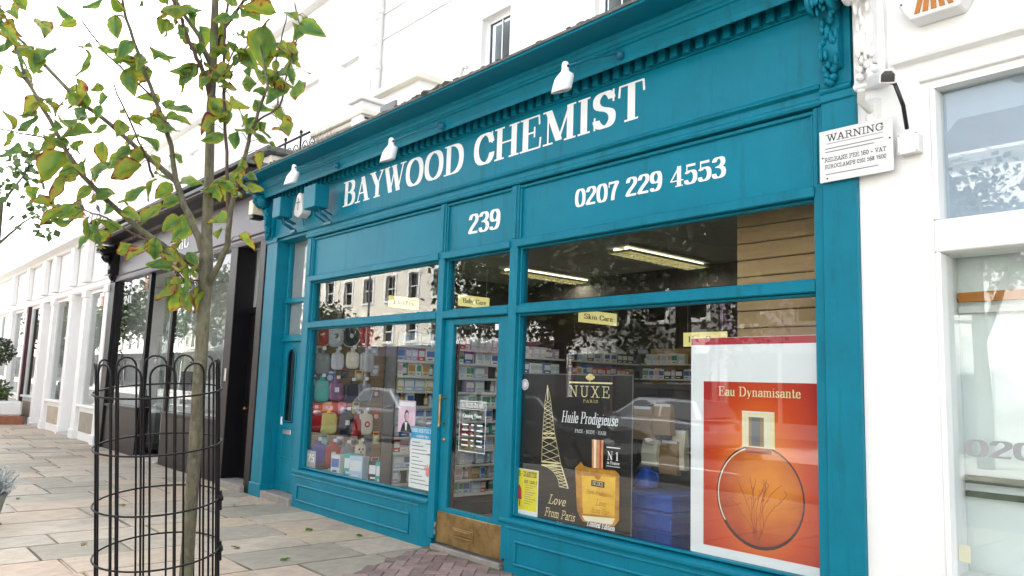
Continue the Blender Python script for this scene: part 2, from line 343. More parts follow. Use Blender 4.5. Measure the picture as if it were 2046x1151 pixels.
for nme, col in dict(rub_red=(0.45, 0.015, 0.025), rub_blue=(0.035, 0.045, 0.42), rub_navy=(0.02, 0.02, 0.045), rub_yellow=(0.72, 0.66, 0.25), rub_grey=(0.20, 0.22, 0.26),
                     rub_cream=(0.72, 0.67, 0.55), rub_aqua=(0.08, 0.52, 0.48), rub_purple=(0.25, 0.10, 0.24), rub_silver=(0.42, 0.44, 0.48), rub_ice=(0.55, 0.58, 0.66), rub_orange=(0.7, 0.2, 0.03)).items():
    mat(nme, col, 0.5, 0.08, 20, 0.1, 120)
PACK = dict(white=(0.72, 0.73, 0.74), ice_blue=(0.42, 0.55, 0.72), blue=(0.05, 0.14, 0.42), green=(0.05, 0.30, 0.16), amber_pack=(0.5, 0.24, 0.03), yellow_pack=(0.62, 0.48, 0.08), red_pack=(0.5, 0.04, 0.03),
            black_pack=(0.03, 0.03, 0.035), teal_pack=(0.02, 0.35, 0.33), pinkish=(0.65, 0.35, 0.40), cream_pack=(0.62, 0.55, 0.38), lilac_pack=(0.42, 0.36, 0.58))
for k, c in PACK.items(): mat(k, c, 0.4, 0.06, 30)
mat('crate_blue', (0.012, 0.10, 0.50), 0.35, 0.1, 4)
mat('kraft', (0.36, 0.22, 0.10), 0.7, 0.15, 8, 0.1)
mat('skin_white', (0.72, 0.70, 0.68), 0.35, 0.03)
mat('cloth_grey', (0.33, 0.32, 0.31), 0.9, 0.15, 20, 0.2)
mat('cloth_black', (0.02, 0.02, 0.024), 0.85, 0.2, 20, 0.2)
mat('cloth_cream', (0.6, 0.55, 0.44), 0.9, 0.15, 20, 0.2)
mat('frost', (0.70, 0.76, 0.74), 0.6, 0.06, 2)
mat('blind_sky_tint', (0.36, 0.42, 0.50), 0.5, 0.06, 1.5)
mat('shop_cream', (0.68, 0.62, 0.45), 0.8, 0.06)
mat('burgundy', (0.06, 0.008, 0.018), 0.4, 0.1)
mat('foliage', (0.06, 0.12, 0.035), 0.6, 0.5, 12, col2=(0.13, 0.20, 0.05), rnd=0.3)
mat('foliage_dark', (0.025, 0.05, 0.018), 0.6, 0.5, 6, col2=(0.055, 0.09, 0.03))
mat('foliage_silver', (0.30, 0.36, 0.36), 0.7, 0.3, 12, col2=(0.42, 0.47, 0.46))
mat('roof_slate', (0.06, 0.06, 0.07), 0.7, 0.2, 10, 0.2)
mat('car_dark', (0.018, 0.020, 0.024), 0.25, 0.05, coat=0.8)
mat('car_silver', (0.25, 0.26, 0.28), 0.3, 0.03, metal=0.5, coat=0.8)
mat('car_white', (0.75, 0.75, 0.75), 0.3, 0.02, coat=0.8)
mat('tyre', (0.015, 0.015, 0.015), 0.85, 0.2)
mat('car_lamp', (0.6, 0.6, 0.6), 0.15, 0.02)
mat('car_red', (0.35, 0.01, 0.01), 0.25, 0.02)
mat('lens_dark', (0.006, 0.006, 0.008), 0.15, 0.1, coat=0.5)
mat('plastic_white', (0.70, 0.70, 0.69), 0.4, 0.03)
mat('plastic_orange', (0.42, 0.15, 0.008), 0.4, 0.06)
mat('curtain', (0.33, 0.34, 0.34), 0.9, 0.1)
glass('pane_clear', (0.95, 0.97, 0.97), 0.058)
glass('pane_green', (0.85, 0.93, 0.90), 0.085)
glass('pane_dark', (0.35, 0.38, 0.4), 0.05)
glass('car_glass', (0.12, 0.13, 0.14), 0.05)

def leaf_mat():
    m = bpy.data.materials.new('leaf'); m.use_nodes = True; MATS['leaf'] = m
    n = m.node_tree; l = n.links.new; b = n.nodes['Principled BSDF']; b.inputs['Roughness'].default_value = 0.5
    a = n.nodes.new('ShaderNodeAttribute'); a.attribute_name = 'rim'
    oi = n.nodes.new('ShaderNodeObjectInfo'); tc = n.nodes.new('ShaderNodeTexCoord')
    nz = n.nodes.new('ShaderNodeTexNoise'); nz.noise_dimensions = '4D'; nz.inputs['Scale'].default_value = 2.6; nz.inputs['Detail'].default_value = 4
    l(tc.outputs['Object'], nz.inputs['Vector']); mw = n.nodes.new('ShaderNodeMath'); mw.operation = 'MULTIPLY'; mw.inputs[1].default_value = 31; l(oi.outputs['Random'], mw.inputs[0]); l(mw.outputs[0], nz.inputs['W'])
    # rust amount: rim + noise + per-leaf age
    s1 = n.nodes.new('ShaderNodeMath'); s1.operation = 'MULTIPLY_ADD'; s1.inputs[1].default_value = 0.62; l(nz.outputs[0], s1.inputs[0]); l(a.outputs['Fac'], s1.inputs[2])
    s2 = n.nodes.new('ShaderNodeMath'); s2.operation = 'MULTIPLY_ADD'; s2.inputs[1].default_value = 0.37; l(oi.outputs['Random'], s2.inputs[0]); l(s1.outputs[0], s2.inputs[2])
    rp = n.nodes.new('ShaderNodeValToRGB'); l(s2.outputs[0], rp.inputs[0]); e = rp.color_ramp.elements
    e[0].position = 0.34; e[0].color = (0.075, 0.17, 0.05, 1); e[1].position = 1.0; e[1].color = (0.10, 0.02, 0.012, 1)
    for p, c in ((0.58, (0.17, 0.27, 0.035, 1)), (0.76, (0.30, 0.31, 0.03, 1)), (0.87, (0.33, 0.16, 0.025, 1)), (0.94, (0.22, 0.05, 0.02, 1))):
        q = e.new(p); q.color = c
    l(rp.outputs[0], b.inputs['Base Color'])
    tr = n.nodes.new('ShaderNodeBsdfTranslucent'); l(rp.outputs[0], tr.inputs[0]); mx = n.nodes.new('ShaderNodeMixShader'); mx.inputs[0].default_value = 0.5
    o = n.nodes['Material Output']; l(b.outputs[0], mx.inputs[1]); l(tr.outputs[0], mx.inputs[2]); l(mx.outputs[0], o.inputs[0])
leaf_mat()
def slab_tint():
    n = MATS['stone_slab'].node_tree; l = n.links.new; b = n.nodes['Principled BSDF']
    src = b.inputs['Base Color'].links[0].from_socket
    oi = n.nodes.new('ShaderNodeObjectInfo'); rp = n.nodes.new('ShaderNodeValToRGB'); l(oi.outputs['Random'], rp.inputs[0]); e = rp.color_ramp.elements; rp.color_ramp.interpolation = 'CONSTANT'
    cs = [(1, 0.99, 0.97), (0.80, 0.83, 0.82), (1.05, 1.0, 0.90), (0.93, 0.95, 0.97), (1.05, 0.94, 0.88), (0.72, 0.76, 0.74), (1.03, 1.02, 1.0), (1.04, 0.97, 0.92), (0.88, 0.88, 0.86)]
    e[0].color = (*cs[0], 1); e[1].position = 0.95; e[1].color = (*cs[-1], 1)
    for i, c in enumerate(cs[1:-1]): q = e.new((i+1)/len(cs)); q.color = (*c, 1)
    mx = n.nodes.new('ShaderNodeMix'); mx.data_type = 'RGBA'; mx.blend_type = 'MULTIPLY'; mx.inputs[0].default_value = 1
    l(src, mx.inputs[6]); l(rp.outputs[0], mx.inputs[7]); l(mx.outputs[2], b.inputs['Base Color'])
slab_tint()
def stains(name, dark, sc, lo, hi, amt, stretch=(1, 1, 1), obj=False):
    n = MATS[name].node_tree; l = n.links.new; b = n.nodes['Principled BSDF']; src = b.inputs['Base Color'].links[0].from_socket
    g = n.nodes.new('ShaderNodeNewGeometry'); mp = n.nodes.new('ShaderNodeMapping'); mp.inputs['Scale'].default_value = stretch; l(g.outputs['Position'], mp.inputs[0])
    nz = n.nodes.new('ShaderNodeTexNoise'); nz.inputs['Scale'].default_value = sc; nz.inputs['Detail'].default_value = 8; nz.inputs['Roughness'].default_value = .7; l(mp.outputs[0], nz.inputs['Vector'])
    mr = n.nodes.new('ShaderNodeMapRange'); mr.inputs[1].default_value = lo; mr.inputs[2].default_value = hi; mr.inputs[3].default_value = 0; mr.inputs[4].default_value = amt; l(nz.outputs[0], mr.inputs[0])
    mx = n.nodes.new('ShaderNodeMix'); mx.data_type = 'RGBA'; l(mr.outputs[0], mx.inputs[0]); l(src, mx.inputs[6]); mx.inputs[7].default_value = (*dark, 1); l(mx.outputs[2], b.inputs['Base Color'])
stains('stone_slab', (0.16, 0.15, 0.12), 1.3, .52, .75, .55); stains('stone_slab', (0.07, 0.07, 0.06), 14, .66, .70, .6)
stains('paver_brick', (0.13, 0.11, 0.09), 3, .5, .7, .6)
for q in ('teal', 'teal_board'):
    stains(q, (0.004, 0.20, 0.29), 5, .52, .78, .6, (1, 1, .25)); stains(q, (0.004, 0.075, 0.10), 9, .54, .80, .8, (1, 1, .12)); stains(q, (0.09, 0.24, 0.28), 60, .70, .74, .7); stains(q, (0.03, 0.055, 0.055), 26, .72, .76, .7)
stains('stucco', (0.5, 0.49, 0.45), 1.6, .55, .75, .5, (1, 1, .2)); stains('white_paint', (0.55, 0.54, 0.50), 3, .62, .8, .45, (1, 1, .2)); stains('brass', (0.10, 0.06, 0.02), 12, .5, .7, .6)
stains('bark', (0.26, 0.25, 0.19), 22, .54, .68, .5, (1, 1, .6)); stains('bark', (0.05, 0.045, 0.03), 38, .58, .70, .8, (1, 1, .5)); stains('bark', (0.14, 0.17, 0.06), 7, .55, .75, .5)
def grad_mat():
    """printed poster ground: hot orange glow fading to deep red at its edges (flat print)"""
    m = mat('orange_print', (0.6, 0.1, 0.01), 0.4, 0.1); n = m.node_tree; l = n.links.new; b = n.nodes['Principled BSDF']
    tc = n.nodes.new('ShaderNodeTexCoord'); mp = n.nodes.new('ShaderNodeMapping'); mp.inputs['Location'].default_value = (-0.02, 0, 0.10); mp.inputs['Scale'].default_value = (1.9, 0, 1.15)
    g = n.nodes.new('ShaderNodeTexGradient'); g.gradient_type = 'SPHERICAL'; l(tc.outputs['Object'], mp.inputs[0]); l(mp.outputs[0], g.inputs[0])
    rp = n.nodes.new('ShaderNodeValToRGB'); l(g.outputs[0], rp.inputs[0]); e = rp.color_ramp.elements
    e[0].position = 0.05; e[0].color = (0.42, 0.010, 0.005, 1); e[1].position = 0.75; e[1].color = (0.86, 0.22, 0.008, 1); q = e.new(0.38); q.color = (0.62, 0.060, 0.004, 1)
    l(rp.outputs[0], b.inputs['Base Color'])
grad_mat()
def liquid_mat():
    m = mat('liquid_print', (0.6, 0.1, 0.01), 0.4, 0.1); n = m.node_tree; l = n.links.new; b = n.nodes['Principled BSDF']
    tc = n.nodes.new('ShaderNodeTexCoord'); mp = n.nodes.new('ShaderNodeMapping'); mp.inputs['Location'].default_value = (-.10, 0, -.12); mp.inputs['Scale'].default_value = (2.1, 0, 1.9)
    g = n.nodes.new('ShaderNodeTexGradient'); g.gradient_type = 'SPHERICAL'; l(tc.outputs['Object'], mp.inputs[0]); l(mp.outputs[0], g.inputs[0])
    nz = n.nodes.new('ShaderNodeTexNoise'); nz.inputs['Scale'].default_value = 9; l(tc.outputs['Object'], nz.inputs['Vector'])
    ad = n.nodes.new('ShaderNodeMath'); ad.operation = 'MULTIPLY_ADD'; ad.inputs[1].default_value = .25; l(nz.outputs[0], ad.inputs[0]); l(g.outputs[0], ad.inputs[2])
    rp = n.nodes.new('ShaderNodeValToRGB'); l(ad.outputs[0], rp.inputs[0]); e = rp.color_ramp.elements
    e[0].position = 0.12; e[0].color = (0.10, 0.008, 0.002, 1); e[1].position = 0.95; e[1].color = (0.80, 0.26, 0.01, 1); q = e.new(0.5); q.color = (0.50, 0.06, 0.004, 1)
    l(rp.outputs[0], b.inputs['Base Color'])
liquid_mat()

# ------------------------------------------------------------------ ground: road, kerb, pavement with slabs
def struct(o): o['kind'] = 'structure'; return o
struct(MB().box(-220, 120, -160, 60, -0.6, -0.16).build('ground', 'asphalt'))
struct(MB().box(-200, 100, -13.4, -6.0, -0.17, -0.14).build('road', 'asphalt'))
pav = struct(MB().box(-60, 12, -5.85, 6.5, -0.3, -0.012).build('pavement', 'mortar'))
kerb = struct(MB().box(-60, 12, -6.0, -5.85, -0.3, 0.0).build('kerb', 'concrete', bevel=0.02))
struct(MB().box(-200, 60, -20.2, -13.4, -0.3, -0.01).build('pavement_opposite', 'concrete'))
for i in range(9):
    MB().box(-60+i*8, -57+i*8, -9.75, -9.63, -0.14, -0.136).build('lane_marking', 'road_paint', bpy.data.objects['road'])
PATCH = [(-6.06, 0.1), (-5.42, -1.16), (-3.4, -1.16), (-2.9, 0.1)]
def patch_xmin(y): return -6.06 + (0.1 - y) / 1.26 * 0.64
rs = random.Random(3)
unit = {}
def slab_mesh(k):
    """unit slab with worn rounded edges and slightly uneven outline"""
    bm = bmesh.new(); bmesh.ops.create_cube(bm, size=1)
    for v in bm.verts: v.co.z = v.co.z*0.05 - 0.025
    bmesh.ops.bevel(bm, geom=[e for e in bm.edges if e.verts[0].co.z > -0.01 and e.verts[1].co.z > -0.01], offset=0.012, segments=2, affect='EDGES')
    for v in bm.verts: v.co.x += rs.uniform(-.006, .006); v.co.y += rs.uniform(-.006, .006)
    me = bpy.data.meshes.new('slab'); bm.to_mesh(me); bm.free(); me.materials.append(MATS['stone_slab']); return me
slabs = [slab_mesh(k) for k in range(4)]
x = -2.0; n_slab = 0; far = MB()
while x > -46:
    wdt = rs.choice((0.50, 0.56, 0.62, 0.70)); y = 0.0 - rs.uniform(0.0, 0.5)
    y1 = 0.02
    while y1 > -5.8:
        ln = rs.uniform(0.62, 1.15); y0 = max(y1 - (ln if y1 < 0 else rs.uniform(0.3, 1.0)), -5.83)
        if y0 + 5.83 < 0.25: y0 = -5.83
        cx, cy = x - wdt/2, (y0+y1)/2; g = rs.uniform(0.007, 0.014)
        inside = False
        if y1 > -1.16:   # trim against the brick patch by the door
            if cx + wdt/2 > patch_xmin(max(y0, -1.16)) and cx - wdt/2 < -2.9: inside = cx > patch_xmin(y1) - 0.1 or cy > -1.0
        if cx - wdt/2 > patch_xmin(max(y1, -1.2)) + .15 and cy > -1.0: inside = True
        else: inside = False
        if not inside:
            if x > -27 and n_slab < 292:
                o = inst('slab', rs.choice(slabs), pav, (cx, cy, rs.uniform(-0.003, 0.002)), (rs.uniform(-.002, .002), rs.uniform(-.002, .002), 0), (wdt-g, y1-y0-g, 1)); n_slab += 1
            else: far.box(cx-wdt/2+.006, cx+wdt/2-.006, y0+.006, y1-.006, -0.03, rs.uniform(-.003, .002))
        y1 = y0
    x -= wdt
far.build('slab_field', 'stone_slab', pav)['kind'] = 'stuff'
bk = struct(MB().extz(PATCH, -0.05, 0.006).build('brick_paving', 'mortar'))
bme = MB().bbox(-0.098, 0.098, -0.047, 0.047, -0.04, 0.0, 0.005).mesh('paving_brick', 'paver_brick')
def in_patch(px, py): return -1.10 < py < -0.03 and px > patch_xmin(py) + 0.02 and px < -3.3
nb = 0
ca, sa = math.cos(R(45)), math.sin(R(45))
for i in range(-30, 31):
    for j in range(-30, 31):
        for hv in (0, 1):
            # herringbone lattice
            u = (i*0.1 + j*0.2) + (0.1 if hv == 0 else 0.05 - 0.1 + 0.0); v_ = i*0.1 - j*0.2 + (0.05 if hv == 0 else 0.2)
            u, v_ = (i + 2*j)*0.1, (i - 2*j)*0.1
            if hv == 0: cu, cv, rz = u + 0.1, v_ + 0.05, 0
            else: cu, cv, rz = u + 0.05, v_ + 0.2, R(90)
            px_, py_ = -4.6 + cu*ca - cv*sa, -0.6 + cu*sa + cv*ca
            if in_patch(px_, py_) and nb < 290:
                inst('paving_brick', bme, bk, (px_, py_, rs.uniform(.010, .015)), (0, 0, rz + R(45))); nb += 1

# ------------------------------------------------------------------ the chemist's shopfront
shop = empty('chemist_shop', (-5.9, 0.1, 0), 'teal painted chemist shopfront with white lettering along its fascia', 'shop')
sx_, sy_, sz_ = -5.9, 0.1, 0
def part(mb, name, mats, parent=None, bevel=0):
    """part whose vertices are in world metres; parent sits anywhere unrotated"""
    p = parent or shop; o = mb.build(name, mats, p, bevel)
    off = Vector((0, 0, 0)); q = p
    while q: off += q.location; q = q.parent
    o.location = -off; return o
T, TB = 'teal', 'teal_board'
# pilasters
def pilaster(x0, x1, top, mats=T, root=None):
    m = MB().bbox(x0, x1, -0.03, 0.28, -0.04, top, 0.006)
    m.bbox(x0-0.006, x1+0.006, -0.05, 0.27, -0.04, 0.16, 0.008).bbox(x0-0.004, x1+0.004, -0.045, 0.27, top-0.05, top, 0.006)
    return part(m, 'pilaster', mats, root)
pilaster(-9.88, -9.56, 3.30); pilaster(-2.15, -1.945, 3.25)
# stall risers
def riser(x0, x1, mit0, mit1):
    h = 0.43
    m = MB().extz([(x0, 0.12), (x0, 0.05), (x0+mit0, 0.0), (x1-mit1, 0.0), (x1, 0.05), (x1, 0.12)], -0.04, h-0.045)
    m.extx([(0.1, h-0.045), (-0.012, h-0.045), (-0.02, h-0.03), (-0.02, h-0.012), (0.0, h), (0.1, h+0.02)], x0-0.005, x1+0.005)
    m.extx([(0.01, h-0.085), (-0.006, h-0.085), (-0.012, h-0.075), (-0.006, h-0.065), (0.01, h-0.065)], x0+mit0, x1-mit1)
    o = part(m, 'stall_riser', T, bevel=0.003)
    a, b, c, d = x0+mit0+0.12, x1-mit1-0.15, 0.075, 0.27; e = 0.022
    f = MB()
    def bead(xa, xb, za, zb): f.bbox(xa, xb, -0.018, 0.002, za, zb, 0.008)
    bead(a, b, d-e, d); bead(a, b, c, c+e); bead(a, a+e, c+e+.0005, d-e-.0005); bead(b-e, b, c+e+.0005, d-e-.0005)
    part(f, 'panel_moulding', T, o); return o
riser(-8.76, -5.98, 0.02, 0.14); riser(-4.95, -2.15, 0.06, 0.0)
# posts
FR = MB()
posts = [(-8.76, -8.61), (-5.98, -5.885), (-4.945, -4.845), (-2.215, -2.155)]
for a, b in posts:
    part(MB().bbox(a, b, -0.005, 0.13, 0.10 if -6 < a < -4.9 else 0.42, 3.2, 0.006), 'window_post', T)
    part(MB().bbox(a+0.025, b-0.025, -0.016, -0.004, 2.73, 3.19, 0.005), 'post_bead', T)
bays = [(-8.61, -5.98), (-5.885, -4.945), (-4.845, -2.215)]
for i, (a, b) in enumerate(bays):
    part(MB().bbox(a, b, -0.012, 0.12, 2.092, 2.16, 0.007), 'transom_bar', T)
    hd = part(MB().bbox(a-0.01, b+0.01, -0.022, 0.12, 2.655, 2.72, 0.006), 'head_rail', T)
    part(MB().box(a+0.002, b-0.002, 0.028, 0.06, 2.722, 3.198), 'fascia_panel', TB)
    bd = MB(); e = 0.02
    bd.bbox(a, b, 0.004, 0.04, 3.165, 3.19, 0.005).bbox(a+.001, a+e, 0.006, 0.04, 2.722, 3.164, 0.005).bbox(b-e, b-.001, 0.006, 0.04, 2.722, 3.164, 0.005)
    part(bd, 'panel_moulding', T)
    # glazing beads
    gb = MB()
    zs = [(2.161, 2.654)] + ([] if i == 1 else [(0.45, 2.091)])
    for z0, z1 in zs:
        gb.bbox(a, a+.018, 0.03, 0.09, z0, z1, .004).bbox(b-.018, b, 0.03, 0.09, z0, z1, .004).bbox(a+.0182, b-.0182, 0.03, 0.09, z1-.016, z1, .004).bbox(a+.0182, b-.0182, 0.03, 0.09, z0, z0+.016, .004)
    part(gb, 'glazing_bead', T)
    part(MB().box(a+.01, b-.01, 0.066, 0.072, 2.168, 2.648), 'window_pane', 'pane_clear')
    if i != 1: part(MB().box(a+.01, b-.01, 0.066, 0.072, 0.455, 2.085), 'window_pane', 'pane_clear')
# side bay above the side door
part(MB().bbox(-9.56, -8.76, 0.0, 0.2, 3.26, 3.30, .005), 'head_rail', T)
# architrave mouldings
arch = MB().extx([(0.1, 3.2), (-0.022, 3.2), (-0.03, 3.215), (-0.03, 3.232), (-0.015, 3.245), (-0.015, 3.285), (-0.04, 3.30), (-0.045, 3.315), (-0.03, 3.328), (0.0, 3.335), (0.1, 3.335)], -8.76, -2.151)
arch.extx([(0.1, 3.302), (-0.035, 3.302), (-0.035, 3.325), (0.0, 3.333), (0.1, 3.333)], -9.70, -8.761)
part(arch, 'architrave', T, bevel=0.002)
fri = part(MB().box(-9.72, -2.15, 0.0, 0.08, 3.337, 3.80), 'fascia_board', TB)
def letters(txt, x0, z0, h, y, width, parent, nw=19, m='white_letter'):
    gl, tw = text_polys(txt, nw, 5); sx = width/tw
    for polys in gl:
        g = MB()
        for k, p in enumerate(polys):
            g.add([(x0+u*sx, y-k*2.5e-5, z0+v*h) for u, v in p], [list(range(len(p)))])
        part(g, 'letter', m, parent)
letters('BAYWOOD CHEMIST', -7.93, 3.468, 0.292, -0.0025, 4.45, fri)
letters('239', -5.575, 2.855, 0.185, 0.0255, 0.46, shop); letters('0207 229 4553', -4.21, 2.90, 0.145, 0.0255, 1.38, shop)
# cornice
cor = part(MB().extx([(0.1, 3.80), (-0.02, 3.80), (-0.02, 3.905), (-0.10, 3.905), (-0.16, 3.84), (-0.18, 3.83), (-0.185, 3.84), (-0.19, 3.87), (-0.205, 3.90), (-0.225, 3.93), (-0.24, 3.935), (-0.24, 3.955), (-0.25, 3.96), (-0.262, 3.985), (-0.262, 4.0), (-0.275, 4.01), (-0.275, 4.022), (-0.5, 4.022), (-0.505, 4.03), (-0.505, 4.058), (-0.5, 4.065), (0.1, 4.12)], -9.72, -2.15), 'cornice', T, bevel=0.002)
part(MB().extx([(0.1, 4.124), (-0.50, 4.069), (-0.516, 4.062), (-0.518, 4.04), (-0.51, 4.04), (-0.5095, 4.0595), (-0.5, 4.066), (0.1, 4.121)], -9.9, -1.96), 'lead_flashing', 'lead')
mo = MB(); rm = random.Random(5)
for k in range(150):
    xx = -9.8 + 7.8*k/150 + rm.uniform(-.03, .03); r_ = rm.uniform(0.008, 0.02) * (2.0 if -5.9 < xx < -5.1 else 1)
    mo.blob((xx, -0.5 + rm.uniform(-.006, .03), 4.068), (r_*1.8, r_, r_*0.8), sub=1, jit=0.2)
part(mo, 'moss', 'moss')['kind'] = 'stuff'
dme = MB().bbox(-0.029, 0.029, -0.045, 0.0, -0.045, 0.045, 0.004).mesh('dentil', T)
k = -9.66
while k < -2.2:
    inst('dentil', dme, shop, Vector((k, -0.021, 3.853)) - shop.location); k += 0.106
# carved corbels
def corbel(x0, x1, mats=T, root=None, top=4.03, bot=3.27, seed=1):
    rr = random.Random(seed); w_ = x1-x0; xc = (x0+x1)/2; p = root or shop
    m = MB().extx([(0.1, bot), (-0.035, bot), (-0.05, bot+.015), (-0.05, bot+.03), (-0.035, bot+.045), (-0.04, top-.2), (-0.06, top-.16), (-0.1, top-.14), (-0.36, top-.14), (-0.36, top-.02), (-0.38, top-.01), (-0.38, top), (0.1, top)], x0, x1)
    o = part(m, 'corbel', mats, p, bevel=0.006)
    # S-scroll console on the face
    sc = []
    for i in range(25):
        t = i/24; z = top-.15 - t*(top-bot-.28); y = -0.06 - 0.24*(1-t)**1.6*(0.75+0.25*math.cos(t*9)) - 0.03*math.sin(t*math.pi*3)
        sc.append((y, z))
    a, b = x0 + w_*0.22, x1 - w_*0.22
    s = MB().extx(sc + [(-0.03, sc[-1][1]), (-0.03, sc[0][1])], a, b, smooth=True)
    for xx in (a-.006, b+.006):
        s.lathe((xx, -0.17, top-.23), [(0.0, -.012), (0.085, -.012), (0.085, .012), (0, .012)], 18, axis='x')
        s.lathe((xx, -0.17, top-.23), [(0.0, -.022), (0.04, -.022), (0.04, .022), (0, .022)], 14, axis='x')
    for i in range(26):      # acanthus lobes
        t = rr.uniform(0.15, 1); j = int(t*24); yy, zz = sc[j]
        s.blob((xc + rr.uniform(-.5, .5)*w_*0.55, yy-0.008, zz - 0.02), (rr.uniform(.010, .02), rr.uniform(.014, .026), rr.uniform(.024, .05)), sub=2, jit=0.04)
    for i in range(9):
        s.blob((xc + rr.uniform(-.4, .4)*w_*0.6, -0.065, bot + .05 + .015*i), (.022, .028, .024), sub=2, jit=.05)
    part(s, 'acanthus_scroll', mats, o)
    rp = MB()
    for i in range(3): rp.blob((x0 + w_*(0.25+0.25*i), -0.366, top-.08), (.022, .014, .035), sub=2)
    part(rp, 'rosette', mats, o)
    return o
corbel(-9.91, -9.73, seed=4); corbel(-2.149, -1.962, seed=9, top=4.0, bot=3.25)
# main door
dr = part(MB(), 'door', T)
def door_bits():
    m = MB(); a, b = -5.88, -4.95
    m.bbox(a+.002, -5.755, 0.035, 0.085, 0.07, 2.085, .005).bbox(-5.105, b-.002, 0.035, 0.085, 0.07, 2.085, .005)
    m.bbox(-5.7545, -5.1055, 0.036, 0.084, 2.03, 2.084, .005).bbox(-5.7545, -5.1055, 0.036, 0.084, 0.07, 0.385, .005)
    return m
bpy.data.objects.remove(dr); dr = part(door_bits(), 'door', T)
part(MB().box(-5.757, -5.103, 0.057, 0.063, 0.38, 2.035), 'pane', 'pane_clear', dr)
part(MB().bbox(-5.872, -4.958, 0.024, 0.034, 0.075, 0.345, .003), 'kick_plate', 'brass', dr)
lp = MB().bbox(-5.62, -5.33, 0.016, 0.0235, 0.145, 0.235, .003)
lp.tube([(-5.60, 0.016, .165), (-5.60, -0.01, .172), (-5.35, -0.01, .172), (-5.35, 0.016, .165)], .005, 6)
lp.bbox(-5.595, -5.355, 0.010, 0.017, 0.18, 0.222, .003)
part(lp, 'letter_plate', 'brass', dr)
hn = MB().tube([(-5.82, 0.035, 1.13), (-5.82, -0.03, 1.13)], .008, 8).tube([(-5.82, 0.035, 1.36), (-5.82, -0.03, 1.36)], .008, 8).tube([(-5.82, -0.03, 1.10), (-5.82, -0.03, 1.39)], .012, 10)
part(hn, 'handle', 'brass', dr)
part(MB().lathe((-5.82, 0.034, 0.98), [(0.0, -.012), (.018, -.01), (.02, 0)], 12, axis='y'), 'lock', 'brass', dr)
part(MB().bbox(-5.17, -5.12, 0.05, 0.056, 1.965, 2.02, .004), 'sticker', 'paper', dr)
part(MB().bbox(-5.93, -4.96, 0.0, 0.3, -0.03, 0.05, .008), 'doorstep', 'step_stone')
for zz in (0.16, 0.22): part(MB().tube([(-5.885, 0.02, zz-.02), (-5.875, 0.015, zz+.02)], .012, 8), 'hinge', 'steel')
# opening hours lettering on the door glass
oh = MB(); X0, X1, Z0, Z1 = -5.625, -5.255, 0.90, 1.345; q = 0.055
for a, b, c, d in ((X0, X1, Z1-.006, Z1), (X0, X1, Z0, Z0+.006), (X0, X0+.005, Z0+.0061, Z1-.0061), (X1-.005, X1, Z0+.0061, Z1-.0061)): oh.box(a, b, q-.0005, q, c, d)
oh.box(X0+.006, X1-.006, q-.0004, q, 1.27, 1.275)
put_text(oh, 'BAYWOOD CHEMIST', X0+.02, 1.285, 0.045, q-.0006, 0.33)
put_text(oh, 'Opening Times', X0+.05, 1.20, .034, q-.0006, .26)
for i in range(5):
    for a, b in ((.04, .13), (.17, .21), (.25, .33)): oh.box(X0+a, X0+b, q-.0005, q, 1.13-.045*i, 1.142-.045*i)
part(oh, 'opening_hours', 'white_letter', dr)
# side door
sd_ = MB(); a, b = -9.555, -8.765
sd_.bbox(a+.002, -9.44, 0.15, 0.2, 0.09, 1.95, .005).bbox(-9.16, b-.002, 0.15, 0.2, 0.09, 1.95, .005).bbox(-9.4395, -9.1605, 0.151, 0.199, 0.09, 0.93, .005)
arc = [(-9.4395, 1.949), (-9.4395, 1.74)] + [(-9.30 - 0.1395*math.cos(math.pi*k/12), 1.74+0.14*math.sin(math.pi*k/12)) for k in range(1, 12)] + [(-9.1605, 1.74), (-9.1605, 1.949)]
sd_.exty(arc, 0.151, 0.199)
sd_.bbox(-9.50, -9.10, 0.143, 0.151, 0.2, 0.212, .003).bbox(-9.50, -9.10, 0.143, 0.151, 0.5, 0.512, .003)
sdo = part(sd_, 'side_door', T)
bdp = [(-9.425, 0.95), (-9.425, 1.74)] + [(-9.30 - 0.125*math.cos(math.pi*k/10), 1.74+0.125*math.sin(math.pi*k/10)) for k in range(1, 10)] + [(-9.175, 1.74), (-9.175, .95), (-9.425, .95)]
part(MB().tube([(x_, 0.148, z_) for x_, z_ in bdp], .012, 6), 'glazing_bead', T, sdo)
part(MB().box(-9.45, -9.15, 0.178, 0.184, 0.92, 1.9), 'pane', 'pane_dark', sdo)
part(MB().bbox(-9.40, -9.18, 0.138, 0.15, 0.79, 0.85, .004), 'letter_plate', 'steel', sdo)
part(MB().bbox(-9.49, -9.44, 0.144, 0.15, 0.90, 1.0, .002), 'sticker', 'paper', sdo)
tr_ = MB().bbox(a, b, 0.12, 0.22, 1.955, 2.04, .006).bbox(a, b, 0.12, 0.22, 2.45, 2.51, .006).bbox(a, a+.05, .13, .2, 2.041, 2.449, .005).bbox(b-.05, b, .13, .2, 2.041, 2.449, .005)
tr_.bbox(a, a+.05, .13, .2, 2.511, 3.255, .005).bbox(b-.05, b, .13, .2, 2.511, 3.255, .005)
part(tr_, 'transom_frame', T)
for z0, z1 in ((2.045, 2.446), (2.515, 3.25)): part(MB().box(a+.04, b-.04, 0.165, 0.171, z0, z1), 'window_pane', 'pane_clear')
part(MB().box(a+.03, b-.03, 0.19, 0.2, 2.04, 3.26), 'window_blind', 'curtain')
part(MB().bbox(a-.0, b+.02, -0.04, 0.3, -0.03, 0.085, .012), 'doorstep', 'step_stone')
